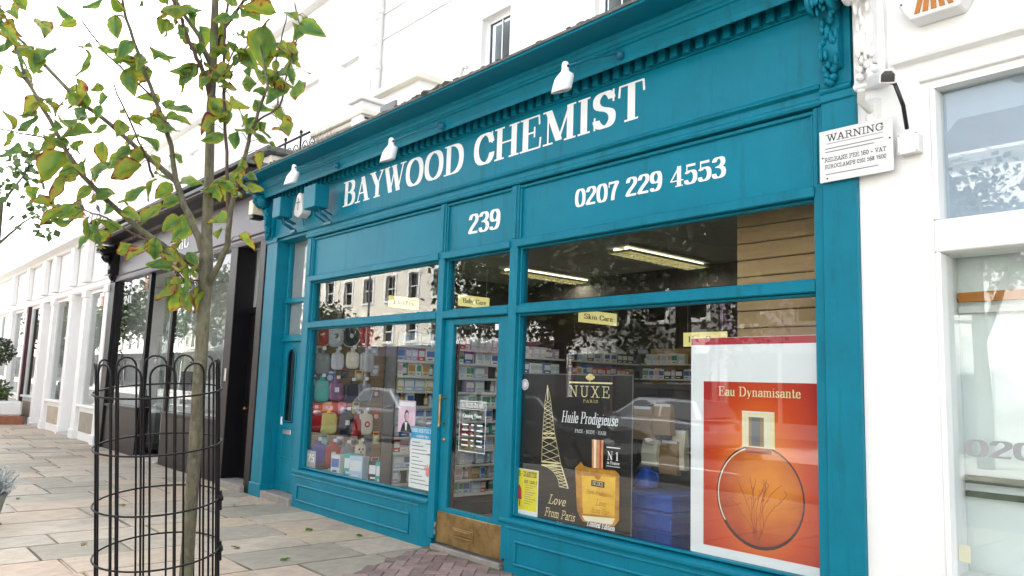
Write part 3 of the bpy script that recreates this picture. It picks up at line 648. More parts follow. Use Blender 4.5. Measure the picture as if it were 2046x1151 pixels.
# shell of the room
RX0, RX1, RY1, CZ = -8.80, -1.99, 6.2, 3.0
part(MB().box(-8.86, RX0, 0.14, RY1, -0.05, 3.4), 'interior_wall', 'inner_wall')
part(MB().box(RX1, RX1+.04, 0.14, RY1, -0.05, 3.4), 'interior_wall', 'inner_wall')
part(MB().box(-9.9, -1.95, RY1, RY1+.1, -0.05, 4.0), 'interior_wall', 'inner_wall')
part(MB().box(RX0+.001, RX1-.001, 0.13, RY1-.001, -0.05, 0.06), 'floor', 'lino')
part(MB().box(-8.9, -1.96, 0.12, RY1-.001, 4.0, 4.1), 'roof', 'lead')
ctile = part(MB().box(RX0+.001, RX1-.001, 0.13, RY1-.001, CZ+.012, CZ+.05), 'ceiling', 'inner_pale')
tme = MB().bbox(-.297, .297, -.297, .297, -0.012, 0.01, .004).mesh('ceiling_tile', 'ceiling_tile')
lights = [(-5.30, 2.5), (-7.35, 2.75), (-5.3, 4.9), (-7.3, 5.0)]
for i in range(11):
    for j in range(10):
        tx, ty = RX0 + .32 + .6*i, .45 + .6*j
        if tx > RX1-.3 or ty > RY1-.3: continue
        if any(abs(tx-lx) < .2 and abs(ty-ly) < .8 for lx, ly in lights): pass
        o = inst('ceiling_tile', tme, ctile, (tx, ty, CZ)); o.location = Vector((tx, ty, CZ))
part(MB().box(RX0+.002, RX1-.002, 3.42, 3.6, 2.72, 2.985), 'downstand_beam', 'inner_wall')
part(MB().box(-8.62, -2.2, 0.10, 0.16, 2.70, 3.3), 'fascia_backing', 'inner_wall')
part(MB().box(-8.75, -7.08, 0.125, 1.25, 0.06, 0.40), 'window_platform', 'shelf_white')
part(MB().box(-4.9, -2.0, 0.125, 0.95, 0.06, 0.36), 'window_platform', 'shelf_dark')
for lx, ly in lights:
    t = empty('ceiling_light', (lx, ly, CZ-.015), 'lit fluorescent louvre fitting on the chemist ceiling', 'ceiling light', 'fluorescent fittings on the chemist ceiling')
    part(MB().box(lx-.16, lx+.16, ly-.72, ly+.72, CZ-.04, CZ-.014), 'tray', 'shelf_white', t)
    for s_ in (-.075, .075): part(MB().tube([(lx+s_, ly-.68, CZ-.055), (lx+s_, ly+.68, CZ-.055)], .013, 8), 'tube', 'tube_light', t)
    lv = MB()
    for i in range(15): lv.box(lx-.15, lx+.15, ly-.69+i*.0985, ly-.683+i*.0985, CZ-.095, CZ-.07)
    for s_ in (-.15, -.004, .142): lv.box(lx+s_, lx+s_+.008, ly-.7, ly+.7, CZ-.0951, CZ-.0695)
    part(lv, 'louvre', 'louvre', t)
    ld = bpy.data.lights.new('fluorescent', 'AREA'); ld.shape = 'RECTANGLE'; ld.size = 0.26; ld.size_y = 1.3; ld.energy = 2.6 if ly < 4 else 0.15; ld.color = (1, 0.93, 0.76)
    lo = bpy.data.objects.new('fluorescent_glow', ld); C.objects.link(lo); lo.parent = t; lo.location = (0, 0, -0.10)

# ------------------------------------------------------------------ goods inside the chemist's
def PX(px, py, X):
    v = ray(px, py); t = X/v.x; return (v.y*t - CAMD, CAMH + v.z*t)
def PY(px, py, Y):
    v = ray(px, py); t = (Y + CAMD)/v.y; return (v.x*t, CAMH + v.z*t)
sl = empty('slat_wall', (-8.79, 0.65, 0.4), 'wooden slatted display wall hung with hot water bottles', 'display wall')
z = 0.42; i = 0
while z < 2.08:
    part(MB().bbox(-8.795, -8.77, 0.13, 1.2, z, z+0.088, .006), 'slat', 'slat_wood', sl); z += 0.1
part(MB().box(-8.797, -8.79, 0.13, 1.2, 0.41, 2.1), 'backing_board', 'kraft', sl)

def hwb_mesh(w_, h_, m):
    """hot water bottle body: rounded pillow in the YZ plane, facing +X"""
    b = MB(); n = 28; rings = []
    for sx2, k in ((-0.016, .80), (-.012, .93), (0, 1.0), (.012, .93), (.018, .80), (.021, .4)):
        ring = []
        for i in range(n):
            t = 2*math.pi*i/n; c, s_ = math.cos(t), math.sin(t)
            ring.append((sx2, math.copysign(abs(c)**0.5, c)*w_/2*k, math.copysign(abs(s_)**0.5, s_)*h_/2*k))
        rings.append(ring)
    vs = [v for r_ in rings for v in r_]
    fs = [(j*n+i, j*n+(i+1) % n, (j+1)*n+(i+1) % n, (j+1)*n+i) for j in range(len(rings)-1) for i in range(n)]
    b.add(vs, fs, 0, True); b.add(rings[0], [list(range(n))], 0); b.add(rings[-1], [list(range(n))], 0)
    return b.mesh('body', m)
neckm = {}
def hot_water_bottle(px, py, w_, h_, m, label, deco=None):
    w_ *= 1.12; h_ *= 1.08; y_, z_ = PX(px, py, -8.70); t = empty('hot_water_bottle', (-8.72, y_, z_), label, 'hot water bottle', 'hot water bottles on the slatted wall')
    inst('body', hwb_mesh(w_, h_, m), t)
    nk = MB().lathe((0, 0, h_/2-.01), [(.045, 0), (.028, .018), (.024, .035), (.034, .05), (.036, .056), (.0, .058)], 14, sx=.6).build('neck', m, t)
    MB().lathe((0, 0, h_/2+.042), [(.014, 0), (.014, .02), (.0, .022)], 10).build('stopper', 'ink_grey', nk)
    hk = MB().tube([(-.07, 0, h_/2+.05), (.03, 0, h_/2+.05), (.04, 0, h_/2+.065)], .003, 5); hk.build('hook', 'steel', t)
    tg = MB(); tg.box(.041, .0422, -.024, .024, h_/2+.035, h_/2+.075); tg.build('price_tag', 'paper', t)
    if deco == 'yin':
        for m_, r_, e in (('rub_red', .04, .0225), ('rub_cream', .018, .0235)):
            MB().lathe((0, .02, 0), [(0, e), (r_, e-.0005)], 18, axis='x').build('emblem', m_, t)
    if deco == 'face':
        d = MB()
        for a, b_, r_ in ((-.025, .05, .014), (.025, .05, .014), (0, .015, .012), (0, -.05, .02)): d.lathe((0, a, b_), [(0, .0235), (r_, .022)], 10, axis='x')
        d.build('emblem', 'ink_black', t)
    if deco == 'label': MB().box(.021, .0225, -.03, .03, -.01, .05).build('label', 'paper', t)
    return t
for a in ((645, 726, .20, .24, 'rub_grey', 'slate grey hot water bottle hanging below the round red pouch'),
          (676, 722, .16, .20, 'rub_ice', 'pale ice white hot water bottle beside the slate grey one'),
          (706, 720, .17, .20, 'rub_cream', 'small cream hot water bottle in the upper row', 'label'),
          (735, 724, .19, .24, 'rub_silver', 'silver grey hot water bottle at the end of the upper row'),
          (644, 782, .18, .26, 'rub_aqua', 'aqua green hot water bottle on the slatted wall'),
          (673, 782, .18, .22, 'rub_purple', 'plum purple hot water bottle beside the aqua one', 'label'),
          (730, 784, .18, .22, 'rub_grey', 'dark grey hot water bottle above the red and white emblem one'),
          (704, 785, .17, .21, 'rub_navy', 'small black hot water bottle beside the plum purple one'),
          (714, 852, .17, .22, 'rub_red', 'red hot water bottle tucked behind the cream one with the emblem'),
          (629, 843, .19, .23, 'rub_red', 'deep red hot water bottle left of the yellow one'),
          (658, 846, .21, .25, 'rub_yellow', 'pale yellow hot water bottle on the slatted wall'),
          (694, 848, .20, .26, 'rub_navy', 'black navy hot water bottle beside the yellow one', 'label'),
          (731, 848, .20, .25, 'rub_cream', 'cream hot water bottle with a round red emblem', 'yin'),
          (636, 908, .18, .24, 'rub_blue', 'royal blue hot water bottle in the lower row'),
          (666, 911, .19, .25, 'rub_red', 'red hot water bottle between the blue and grey ones', 'label'),
          (694, 911, .17, .22, 'rub_grey', 'plain mid grey hot water bottle in the lower row'),
          (721, 906, .14, .21, 'rub_cream', 'narrow white hot water bottle with a dark animal face', 'face'),
          (655, 966, .19, .2, 'rub_aqua', 'teal hot water bottle half hidden by the window sill'),
          (692, 972, .19, .2, 'rub_blue', 'blue hot water bottle half hidden by the window sill'),
          (722, 976, .19, .2, 'rub_orange', 'orange red hot water bottle half hidden by the window sill')):
    hot_water_bottle(*a)
for px, m, lab, rim in ((643, 'rub_red', 'round red furry pouch hanging at the top of the slatted wall', 'rub_ice'), (671, 'rub_ice', 'round white pouch with a small dark print on the slatted wall', 'rub_silver'),
                   (702, 'rub_navy', 'round dark pouch with a pale print on the slatted wall', 'rub_ice'), (737, 'rub_red', 'plain round red pouch at the end of the top row', 'rub_red')):
    y_, z_ = PX(px, 671, -8.70); t = empty('round_pouch', (-8.72, y_, z_), lab, 'pouch', 'round pouches on the slatted wall')
    MB().lathe((0, 0, 0), [(0, -.02), (.12, -.015), (.135, 0), (.12, .02), (.06, .03), (0, .032)], 22, axis='x').build('cover', m, t)
    MB().tube([(.0, .137*math.cos(k*math.pi/12), .137*math.sin(k*math.pi/12)) for k in range(25)], .008, 6).build('piping', rim, t)
    MB().tube([(-.06, 0, .14), (.02, 0, .14), (.03, 0, .155)], .003, 5).build('hook', 'steel', t)
    if 'print' in lab: MB().lathe((0, 0, 0), [(0, .0345), (.03, .0335)], 7, axis='x').build('emblem', 'ink_black' if m == 'rub_ice' else 'rub_ice', t)

# small carded packs hung between the bottles
rk = random.Random(6)
for k, (px, py) in enumerate(((628, 700), (660, 752), (690, 745), (718, 750), (748, 700), (750, 740), (752, 785), (625, 815), (655, 812), (684, 815), (712, 815), (752, 830), (752, 875), (648, 880), (680, 882), (708, 880), (738, 890), (750, 925), (740, 950), (625, 760))):
    m_ = rk.choice(('white', 'ice_blue', 'pinkish', 'red_pack', 'black_pack', 'teal_pack', 'lilac_pack', 'blue', 'yellow_pack')); y_, z_ = PX(px, py, -8.74); w_, h_ = rk.uniform(.09, .13), rk.uniform(.12, .17)
    t = empty('carded_pack', (-8.755, y_, z_), f'small {dict(white="white", ice_blue="pale blue", pinkish="pink", red_pack="red", black_pack="black", teal_pack="teal", lilac_pack="lilac", blue="dark blue", yellow_pack="yellow")[m_]} carded pack hung between the hot water bottles', 'pack', 'carded packs on the slatted wall')
    MB().bbox(0, .004, -w_/2, w_/2, -h_/2, h_/2, .001).build('card', m_, t); MB().blob((.012, 0, -h_*.12), (.016, w_*.34, h_*.26), sub=2).build('blister', rk.choice(('white', 'cream_pack', 'ice_blue', 'black_pack')), t)
    MB().box(.0042, .005, -w_*.36, w_*.36, h_*.24, h_*.4).build('header_print', rk.choice(('paper', 'ink_black', 'red_ink')), t); MB().tube([(-.02, 0, h_*.46), (.04, 0, h_*.46)], .002, 5).build('hook', 'steel', t)
# wall shelving with goods
def carton(c1, c2, w_, d_, h_):
    b = MB().bbox(-d_/2, d_/2, -w_/2, w_/2, 0, h_, .003, 0)
    b.box(d_/2-.001, d_/2+.0008, -w_*.42, w_*.42, h_*.35, h_*.8, 1).box(d_/2-.001, d_/2+.0006, -w_*.3, w_*.2, h_*.1, h_*.2, 1)
    return b.mesh('carton', [c1, c2])
def phial(c1, c2, r_, h_, cap):
    b = MB().lathe((0, 0, 0), [(0, 0), (r_, 0), (r_, h_*.72), (r_*.45, h_*.82), (r_*.45, h_*.86)], 12, 0)
    b.lathe((0, 0, 0), [(r_*.52, h_*.85), (r_*.52, h_), (0, h_)], 12, 2); b.lathe((0, 0, 0), [(r_+.0008, h_*.15), (r_+.0008, h_*.6)], 12, 1)
    return b.mesh('bottle', [c1, c2, cap])
rg = random.Random(11)
COLN = dict(white='white', ice_blue='pale blue', blue='dark blue', green='green', amber_pack='amber', yellow_pack='yellow', red_pack='red', black_pack='black', teal_pack='teal', pinkish='pink', cream_pack='cream', lilac_pack='lilac')
protos = []
for c1, c2 in (('white', 'blue'), ('white', 'ice_blue'), ('white', 'green'), ('white', 'pinkish'), ('ice_blue', 'white'), ('ice_blue', 'blue'), ('lilac_pack', 'white'), ('yellow_pack', 'white'), ('cream_pack', 'amber_pack'), ('teal_pack', 'white'), ('red_pack', 'white'), ('black_pack', 'white'), ('blue', 'white'), ('amber_pack', 'cream_pack')):
    for k in range(2):
        w_, h_ = rg.uniform(.07, .16), rg.uniform(.13, .178); protos.append((carton(c1, c2, w_, .1, h_), w_, h_, 'carton', COLN[c1]))
for c1, c2, cap in (('amber_pack', 'cream_pack', 'white'), ('white', 'ice_blue', 'blue'), ('cream_pack', 'white', 'white'), ('teal_pack', 'white', 'white'), ('yellow_pack', 'white', 'black_pack'), ('pinkish', 'white', 'white'), ('white', 'green', 'green')):
    r_, h_ = rg.uniform(.026, .04), rg.uniform(.12, .165); protos.append((phial(c1, c2, r_, h_, cap), r_*2+.008, h_, 'bottle', COLN[c1]))
SZ = [0.42, 0.62, 0.83, 1.04, 1.25, 1.46, 1.68, 1.92]
ORD = ('lowest', 'second', 'third', 'fourth', 'fifth', 'sixth', 'seventh', 'top')
SZ2 = [.30 + .158*k for k in range(11)]
ORD = ('lowest', 'second', 'third', 'fourth', 'fifth', 'sixth', 'seventh', 'eighth', 'ninth', 'tenth', 'top')
def shelf_unit(y0, y1, x0, label, where, rot=False, skip=0, SZ=SZ, D=.27, mx=.17):
    """unit along the left wall (faces +X); with rot it stands on the back wall (faces -Y) and y0,y1 are X"""
    t = empty('shelf_unit', (0, 0, 0), label, 'shelves')
    def bx(a0, a1, d0, d1, z0, z1, nm, m):
        b = MB().bbox(x0+d0, x0+d1, a0, a1, z0, z1, .003) if not rot else MB().bbox(a0, a1, x0-d1, x0-d0, z0, z1, .003)
        return part(b, nm, m, t)
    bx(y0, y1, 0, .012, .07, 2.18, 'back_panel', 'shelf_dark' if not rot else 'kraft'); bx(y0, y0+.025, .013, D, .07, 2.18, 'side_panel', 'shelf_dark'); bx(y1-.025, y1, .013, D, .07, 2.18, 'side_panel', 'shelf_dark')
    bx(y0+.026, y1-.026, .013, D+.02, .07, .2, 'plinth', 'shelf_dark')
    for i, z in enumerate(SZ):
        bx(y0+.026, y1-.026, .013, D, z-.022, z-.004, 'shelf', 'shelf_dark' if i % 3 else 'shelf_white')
        bx(y0+.026, y1-.026, D+.0005, D+.006, z-.028, z-.002, 'price_strip', 'shelf_white')
        pal = rg.sample(protos, 5) + rg.sample(protos[:12], 2); p = y0 + .04
        while True:
            me, w_, h_, kind, cn = rg.choice(pal)
            if p + w_ > y1 - .03: break
            if rg.random() < .97 and not (skip and i < skip):
                a = p + w_/2; d = D - .075 + rg.uniform(-.02, .01); sc = min(1, mx/h_); sw = .82 if mx < .15 else 1
                o = inst(kind, me, None, (x0+d, a, z-.003) if not rot else (a, x0-d, z-.003), (0, 0, (R(-90) if rot else 0) + rg.uniform(-.06, .06)), (sw, sw, sc))
                tag(o, f'{cn} {kind} on the {ORD[i]} shelf of {where}', kind, f'goods on {where}')
            p += w_*(.82 if mx < .15 else 1) + rg.uniform(.002, .008)
    return t
for k, (a, b) in enumerate(((.14, .92), (.94, 1.80), (3.10, 4.30), (4.33, 6.1))):
    shelf_unit(a, b, -7.06 if k < 2 else -8.79, ('dark shelving bay next to the hot water bottle wall', 'dark shelving bay under the Baby Care board', 'dark shelving bay under the Skin Care board', 'dark shelving bay in the far corner of the chemist')[k],
               ('the bay next to the bottle wall', 'the Baby Care bay', 'the Skin Care bay', 'the far corner bay')[k], skip=0 if k < 3 else 2, **(dict(SZ=SZ2, D=.2, mx=.135) if k < 2 else {}))
shelf_unit(-8.4, -6.9, 6.19, 'brown backed shelving on the rear wall under the Hair Care board', 'the rear wall shelves', True)
shelf_unit(-6.88, -5.6, 6.19, 'brown backed shelving on the rear wall right of the Hair Care board', 'the rear wall end shelves', True, 4)
def board(c, wd, h, txt, lab, axis='x'):
    t = empty('category_board', c, lab, 'sign', 'yellow category boards')
    if axis == 'x':
        MB().bbox(-.02, 0, -wd/2, wd/2, -h/2, h/2, .004).build('panel', 'sign_yellow', t)
        put_text(MB(), txt, -wd*.38, -h*.2, h*.42, .001, wd*.76, axis='x').build('lettering', 'ink_grey', t)
    else:
        MB().bbox(-wd/2, wd/2, 0, .02, -h/2, h/2, .004).build('panel', 'sign_yellow', t)
        put_text(MB(), txt, -wd*.38, -h*.2, h*.42, -.001, wd*.76).build('lettering', 'ink_grey', t)
    for s_ in (-1, 1): MB().tube([(-.01, s_*wd*.4, h/2), (-.01, s_*wd*.4, 3.0-c[2])] if axis == 'x' else [(s_*wd*.4, .01, h/2), (s_*wd*.4, .01, 3.0-c[2])], .002, 5).build('wire', 'steel', t)
for _px in (808,): _y, _z = PX(_px, 605, -7.35)
board((-7.35, _y, _z), .40, .13, 'Baby', 'yellow board reading Baby above the first shelving bay')
_y, _z = PX(948, 603, -7.1)
board((-7.1, _y, _z), .46, .13, 'Baby Care', 'yellow board reading Baby Care')
board((-8.5, 5.0, 2.62), .9, .2, 'Skin Care', 'yellow board reading Skin Care')
board((-7.1, 5.9, 2.30), .8, .22, 'Hair Care', 'yellow board reading Hair Care on the rear wall', 'y')
# free standing counter behind the door
ct = empty('counter', (-7.2, 3.9, .06), 'low grey shop counter standing behind the door', 'counter')
part(MB().bbox(-7.6, -6.6, 4.3, 4.8, .06, .95, .01), 'body', 'shelf_white', ct); part(MB().bbox(-7.65, -6.55, 4.25, 4.85, .952, .99, .008), 'top', 'kraft', ct)
# right window backing of tan boards
tp = empty('window_backing', (-2.6, .62, .36), 'tan boarded backing behind the orange perfume poster', 'backing board')
z = .37
while z < 2.9:
    part(MB().bbox(-3.12, -2.0, .60, .625, z, z+.115, .005), 'board', 'tan_wood', tp); z += .122
# blue crates and jug
cg = 'blue plastic crates'
for i, lab in enumerate(('bottom blue plastic crate standing on the window platform', 'middle blue plastic crate of the stack', 'topmost blue plastic crate with a jug on it')):
    z0 = .362 + .132*i; t = empty('crate', (-3.74, .5, z0), lab, 'crate', cg)
    m = MB(); a, b, c, d, h = -3.97, -3.51, .36, .66, .126
    m.bbox(a, b, c, c+.012, z0, z0+h, .003).bbox(a, b, d-.012, d, z0, z0+h, .003).bbox(a, a+.012, c+.0125, d-.0125, z0, z0+h, .003).bbox(b-.012, b, c+.0125, d-.0125, z0, z0+h, .003).box(a+.013, b-.013, c+.013, d-.013, z0, z0+.01)
    part(m, 'tub', 'crate_blue', t); part(MB().bbox(a-.012, b+.012, c-.012, d+.012, z0+h-.03, z0+h-.004, .006), 'rim', 'crate_blue', t)
    rb = MB()
    for k in range(5): rb.bbox(a+.05+k*.085, a+.062+k*.085, c-.007, c+.001, z0+.008, z0+h-.032, .002)
    part(rb, 'ribs', 'crate_blue', t)
t = empty('jug', (-3.85, .5, .76), 'blue plastic jug with handle on the topmost crate', 'jug')
MB().lathe((0, 0, 0), [(0, 0), (.085, 0), (.09, .03), (.075, .09), (.04, .125), (.036, .15), (.044, .155), (0, .157)], 18).build('vessel', 'crate_blue', t)
MB().tube([(.06, 0, .04), (.11, 0, .06), (.11, 0, .11), (.04, 0, .13)], .01, 8).build('handle', 'crate_blue', t)
# paper bags and clear packs on hooks behind the black poster
for i, (px, py, w_, h_, m, lab) in enumerate(((1285, 845, .20, .26, 'kraft', 'brown paper bag hanging beside the black perfume poster'), (1320, 838, .18, .24, 'kraft', 'second brown paper bag hanging behind the first'), (1292, 905, .15, .2, 'cream', 'clear pouch with cream filling below the brown bags'), (1325, 915, .17, .26, 'kraft', 'long brown paper bag below the hanging pair'), (1340, 900, .12, .3, 'cream', 'pale folded cloth pack at the edge of the bags'))):
    x_, z_ = PY(px, py, .62); t = empty('display_bag', (x_, .62 + .03*i, z_), lab, 'bag', 'bags hanging in the right window')
    MB().extx([(-.03, -h_/2), (-.035, 0), (-.012, h_/2), (.012, h_/2), (.035, 0), (.03, -h_/2)], -w_/2, w_/2).build('bag', m, t, bevel=.006)
    MB().bbox(-w_*.42, w_*.42, -.016, -.012, h_/2-.05, h_/2-.002, .002).build('fold', 'paper', t); MB().tube([(0, 0, h_/2), (0, .15, h_/2+.03)], .003, 5).build('hook', 'steel', t)
rail = tag(MB().tube([(-4.1, .75, 1.03), (-3.4, .75, 1.03)], .008, 8).build('hanging_rail', 'steel'), 'thin steel rail carrying paper bags in the window', 'rail')
wl = tag(MB().bbox(-4.86, -3.14, 1.02, 1.05, .36, 1.55, .004).bbox(-4.86, -3.14, 1.0, 1.019, 1.50, 1.55, .004).build('low_partition', 'shelf_dark'), 'low dark partition behind the black perfume poster', 'partition')
# small goods along the left window floor
for i, (xx, yy, me_i, lab) in enumerate(((-8.3, .35, 0, 'white carton standing on the left window platform'), (-8.05, .4, 18, 'teal carton standing on the left window platform'), (-7.8, .33, 8, 'pale blue carton standing on the left window platform'), (-7.55, .42, 22, 'black carton standing on the left window platform'), (-7.3, .36, 19, 'second teal carton on the left window platform'))):
    o = inst('carton', protos[me_i][0], None, (xx, yy, .402), (0, 0, R(-70)), (1.2, 1.2, 1.4)); tag(o, lab, 'carton', 'cartons on the left window platform')
for i in range(5):
    o = inst('bottle', protos[28 + i % 7][0], None, (-8.2+.24*i, .62, .402), (0, 0, 0), (1.2, 1.2, 1.25)); tag(o, f'{protos[28+i%7][4]} bottle standing behind cartons on the left window platform', 'bottle', 'bottles on the left window platform')

# ------------------------------------------------------------------ posters in the windows
class Sheet:
    def __init__(s, name, x0, x1, z0, z1, m, label, y=.0815):
        s.y = y; s.k = 0; s.t = empty(name, ((x0+x1)/2, y, (z0+z1)/2), label, 'poster'); s.o = s.t.location
        s.p = MB().box(x0, x1, y, y+.0015, z0, z1); part(s.p, 'sheet', m, s.t)
    def lay(s): s.k += 1; return s.y - .0005*s.k
    def poly(s, pts, m, name='print'):
        y = s.lay(); part(MB().add([(a, y, b) for a, b in pts], [list(range(len(pts)))]), name, m, s.t)
    def rect(s, x0, x1, z0, z1, m, name='print'): s.poly([(x0, z0), (x1, z0), (x1, z1), (x0, z1)], m, name)
    def disc(s, x, z, rx, rz, m, name='print', n=28): s.poly([(x+rx*math.cos(2*math.pi*k/n), z+rz*math.sin(2*math.pi*k/n)) for k in range(n)], m, name)
    def text(s, txt, x, z, h, wd, m, **kw): part(put_text(MB(), txt, x, z, h, s.lay(), wd, **kw), 'lettering', m, s.t)
    def lines(s, segs, wd, m, name='print'):
        y = s.lay(); b = MB()
        for i, (a, c) in enumerate(segs):
            d = Vector((c[0]-a[0], c[1]-a[1])); 
            if d.length < 1e-6: continue
            n = Vector((-d.y, d.x)).normalized()*wd/2; e = (i % 12)*2e-5
            b.add([(a[0]+n.x, y-e, a[1]+n.y), (c[0]+n.x, y-e, c[1]+n.y), (c[0]-n.x, y-e, c[1]-n.y), (a[0]-n.x, y-e, a[1]-n.y)], [(0, 1, 2, 3)])
        part(b, name, m, s.t)
Q = lambda px, py: PY(px, py, .079)
# black perfume poster
s = Sheet('perfume_poster', -4.835, -3.635, .452, 1.60, 'poster_black', 'black perfume oil poster with a gold tower and amber bottle')
for a in ((-3.645, -3.637, .454, 1.598), (-4.833, -3.646, 1.592, 1.598)): s.rect(*a, 'ink_grey', 'edge_line')
x0, _ = Q(1137, 790); x1, _ = Q(1223, 790)
s.text('NUXE', x0, 1.425, .085, x1-x0, 'gold_pale', nw=7, nt_=6, track=22); s.rect(x0, x1, 1.528, 1.540, 'gold_pale')
s.text('PARIS', x0+.15, 1.385, .022, .16, 'gold_ink', nw=10, nt_=8, track=20)
xc = (x0+x1)/2
for dx, dz, r_ in ((-.025, .575, .022), (.025, .575, .022), (0, .588, .028), (-.012, .565, .02), (.014, .566, .02)): s.disc(xc+dx, 1.0+dz, r_, r_*.62, 'gold_ink', n=12)
s.rect(xc-.004, xc+.004, 1.541, 1.565, 'gold_ink')
a0, _ = Q(1122, 840); a1, _ = Q(1241, 840)
s.text('Huile Prodigieuse', a0, 1.225, .088, a1-a0-.03, 'paper', nw=15, nt_=5, shear=.22)
s.text('FACE - BODY - HAIR', a0+.15, 1.155, .026, .32, 'paper', nw=12, nt_=7)
# tower drawn as lit lattice lines
tip = Q(1095, 770); def_ = [Q(1090, 800), Q(1101, 800), Q(1085, 866), Q(1109, 866), Q(1083, 922), Q(1121, 926), Q(1136, 976), Q(1118, 972), Q(1078, 955)]
L1, R1, L2, R2, L3, R3, RF, RFi, LF = def_
lerp = lambda a, b, t: (a[0]+(b[0]-a[0])*t, a[1]+(b[1]-a[1])*t)
seg = [(tip, L1), (tip, R1), (L1, L2), (R1, R2), (L2, L3), (R2, R3), (R3, RF), (R3, lerp(R3, RF, .5)), (RF, RFi), (L2, R2), (L3, R3)]
for A, B, A2, B2, n in ((L1, L2, R1, R2, 8), (L2, L3, R2, R3, 4)):
    for k in range(n): seg += [(lerp(A, B, k/n), lerp(A2, B2, (k+1)/n)), (lerp(A2, B2, k/n), lerp(A, B, (k+1)/n))]
arcp = [lerp(L3, R3, t) for t in (0, .3, .6)] 
archpts = [(L3[0]+(RFi[0]-L3[0])*math.sin(k/8*math.pi/2), RFi[1]+(L3[1]-.03-RFi[1])*math.cos(k/8*math.pi/2)) for k in range(9)]
seg += list(zip(archpts[:-1], archpts[1:])); outer = [lerp(R3, RF, k/8) for k in range(9)]
for k in range(8): seg += [(archpts[k], outer[k]), (archpts[k+1], outer[k])]
s.lines(seg, .0042, 'gold_pale', 'tower_lines')
s.lines([(L2, R2), (lerp(L2, L3, .15), lerp(R2, R3, .15)), (L3, R3), (lerp(L3, L2, -.12), lerp(R3, RF, .12)), (tip, lerp(L1, R1, .5)), (lerp(R3, RF, .1), RF)], .012, 'gold_pale', 'tower_platforms')
# bottle
bq = lambda l: [Q(*p) for p in l]
s.poly(bq([(1150, 935), (1162, 922), (1170, 935), (1165, 1040), (1154, 1020)]), 'amber_dark', 'splash')
s.poly(bq([(1155, 940), (1166, 930), (1184, 936), (1207, 938), (1230, 940), (1239, 948), (1238, 1040), (1228, 1052), (1166, 1042), (1158, 1030)]), 'amber_dark', 'bottle_glass')
s.poly(bq([(1163, 950), (1231, 954), (1229, 1032), (1166, 1026)]), 'amber', 'bottle_oil')
s.poly(bq([(1164, 1030), (1230, 1036), (1224, 1048), (1170, 1040)]), 'cream', 'bottle_base')
s.poly(bq([(1184, 878), (1207, 880), (1206, 937), (1184, 935)]), 'copper_ink', 'bottle_cap'); s.poly(bq([(1188, 878), (1193, 879), (1192, 935), (1188, 935)]), 'cream'); s.poly(bq([(1200, 880), (1203, 880), (1202, 936), (1199, 936)]), 'orange_dark')
b0 = Q(1183, 965); s.rect(b0[0], b0[0]+.13, b0[1]-.02, b0[1]+.022, 'ink_black'); s.text('NUXE', b0[0]+.012, b0[1]-.012, .028, .105, 'gold_pale', nw=8, nt_=8)
s.disc(b0[0]+.065, b0[1]+.05, .03, .018, 'amber_dark', n=12); b1 = Q(1172, 985)
s.text('Huile Prodigieuse', b1[0], b1[1], .03, .27, 'amber_dark', nw=9, nt_=6, shear=.25); s.text('Love', b1[0]+.1, b1[1]-.075, .045, .1, 'amber_dark', nw=7, nt_=6, shear=.3); s.text('from Paris', b1[0]+.06, b1[1]-.13, .04, .2, 'amber_dark', nw=7, nt_=6, shear=.3)
n0 = Q(1215, 918); s.text('N 1', n0[0], n0[1], .06, .11, 'paper', nw=14); s.rect(n0[0]-.005, n0[0]+.125, n0[1]+.085, n0[1]+.092, 'paper'); s.rect(n0[0]-.005, n0[0]+.125, n0[1]-.048, n0[1]-.042, 'paper'); s.text('in France', n0[0], n0[1]-.03, .022, .12, 'paper', nw=12)
l0 = Q(1097, 1005); s.text('Love', l0[0], l0[1], .07, .19, 'gold_pale', nw=6, nt_=5, shear=.3); l1 = Q(1090, 1028); s.text('From Paris', l1[0], l1[1]-.005, .065, .33, 'gold_pale', nw=6, nt_=5, shear=.3)
hx, hz = l1[0]+.17, l1[1]-.08
s.lines([((hx, hz), (hx-.03, hz+.03)), ((hx-.03, hz+.03), (hx-.018, hz+.05)), ((hx-.018, hz+.05), (hx, hz+.032)), ((hx, hz+.032), (hx+.02, hz+.05)), ((hx+.02, hz+.05), (hx+.03, hz+.028)), ((hx+.03, hz+.028), (hx, hz))], .005, 'gold_pale')
e0 = Q(1175, 1068); s.text('Limited Edition', e0[0], .488, .042, .27, 'paper', nw=15, shear=.2)
# orange perfume poster
s = Sheet('perfume_poster', -3.14, -2.222, .435, 1.85, 'paper', 'orange perfume poster in a wide white border with a red top strip')
s.rect(-3.138, -2.224, 1.803, 1.848, 'crimson', 'red_strip')
og = MB().add([(-.395, 0, -.52), (.395, 0, -.52), (.395, 0, .52), (-.395, 0, .52)], [(0, 1, 2, 3)]).build('orange_ground', 'orange_print', s.t); og.location = (-2.645+2.681, s.lay()-.0815, 1.045-1.1425)
cx, cz = -2.64, .87
s.disc(cx, cz, .300, .312, 'burgundy', 'bottle_outline', 40); lq = MB().add([(.286*math.cos(k*math.pi/20), 0, .296*math.sin(k*math.pi/20)) for k in range(40)], [list(range(40))]).build('bottle_liquid', 'liquid_print', s.t); lq.location = Vector((cx+.003, s.lay(), cz+.004)) - s.t.location
0 and s.poly([(cx-.28, cz), (cx-.25, cz-.14), (cx-.16, cz-.25), (cx-.06, cz-.29), (cx+.1, cz-.285), (cx+.2, cz-.21), (cx+.05, cz-.16), (cx-.12, cz-.08), (cx-.2, cz+.08), (cx-.25, cz+.12)], 'orange_dark', 'bottle_depth')
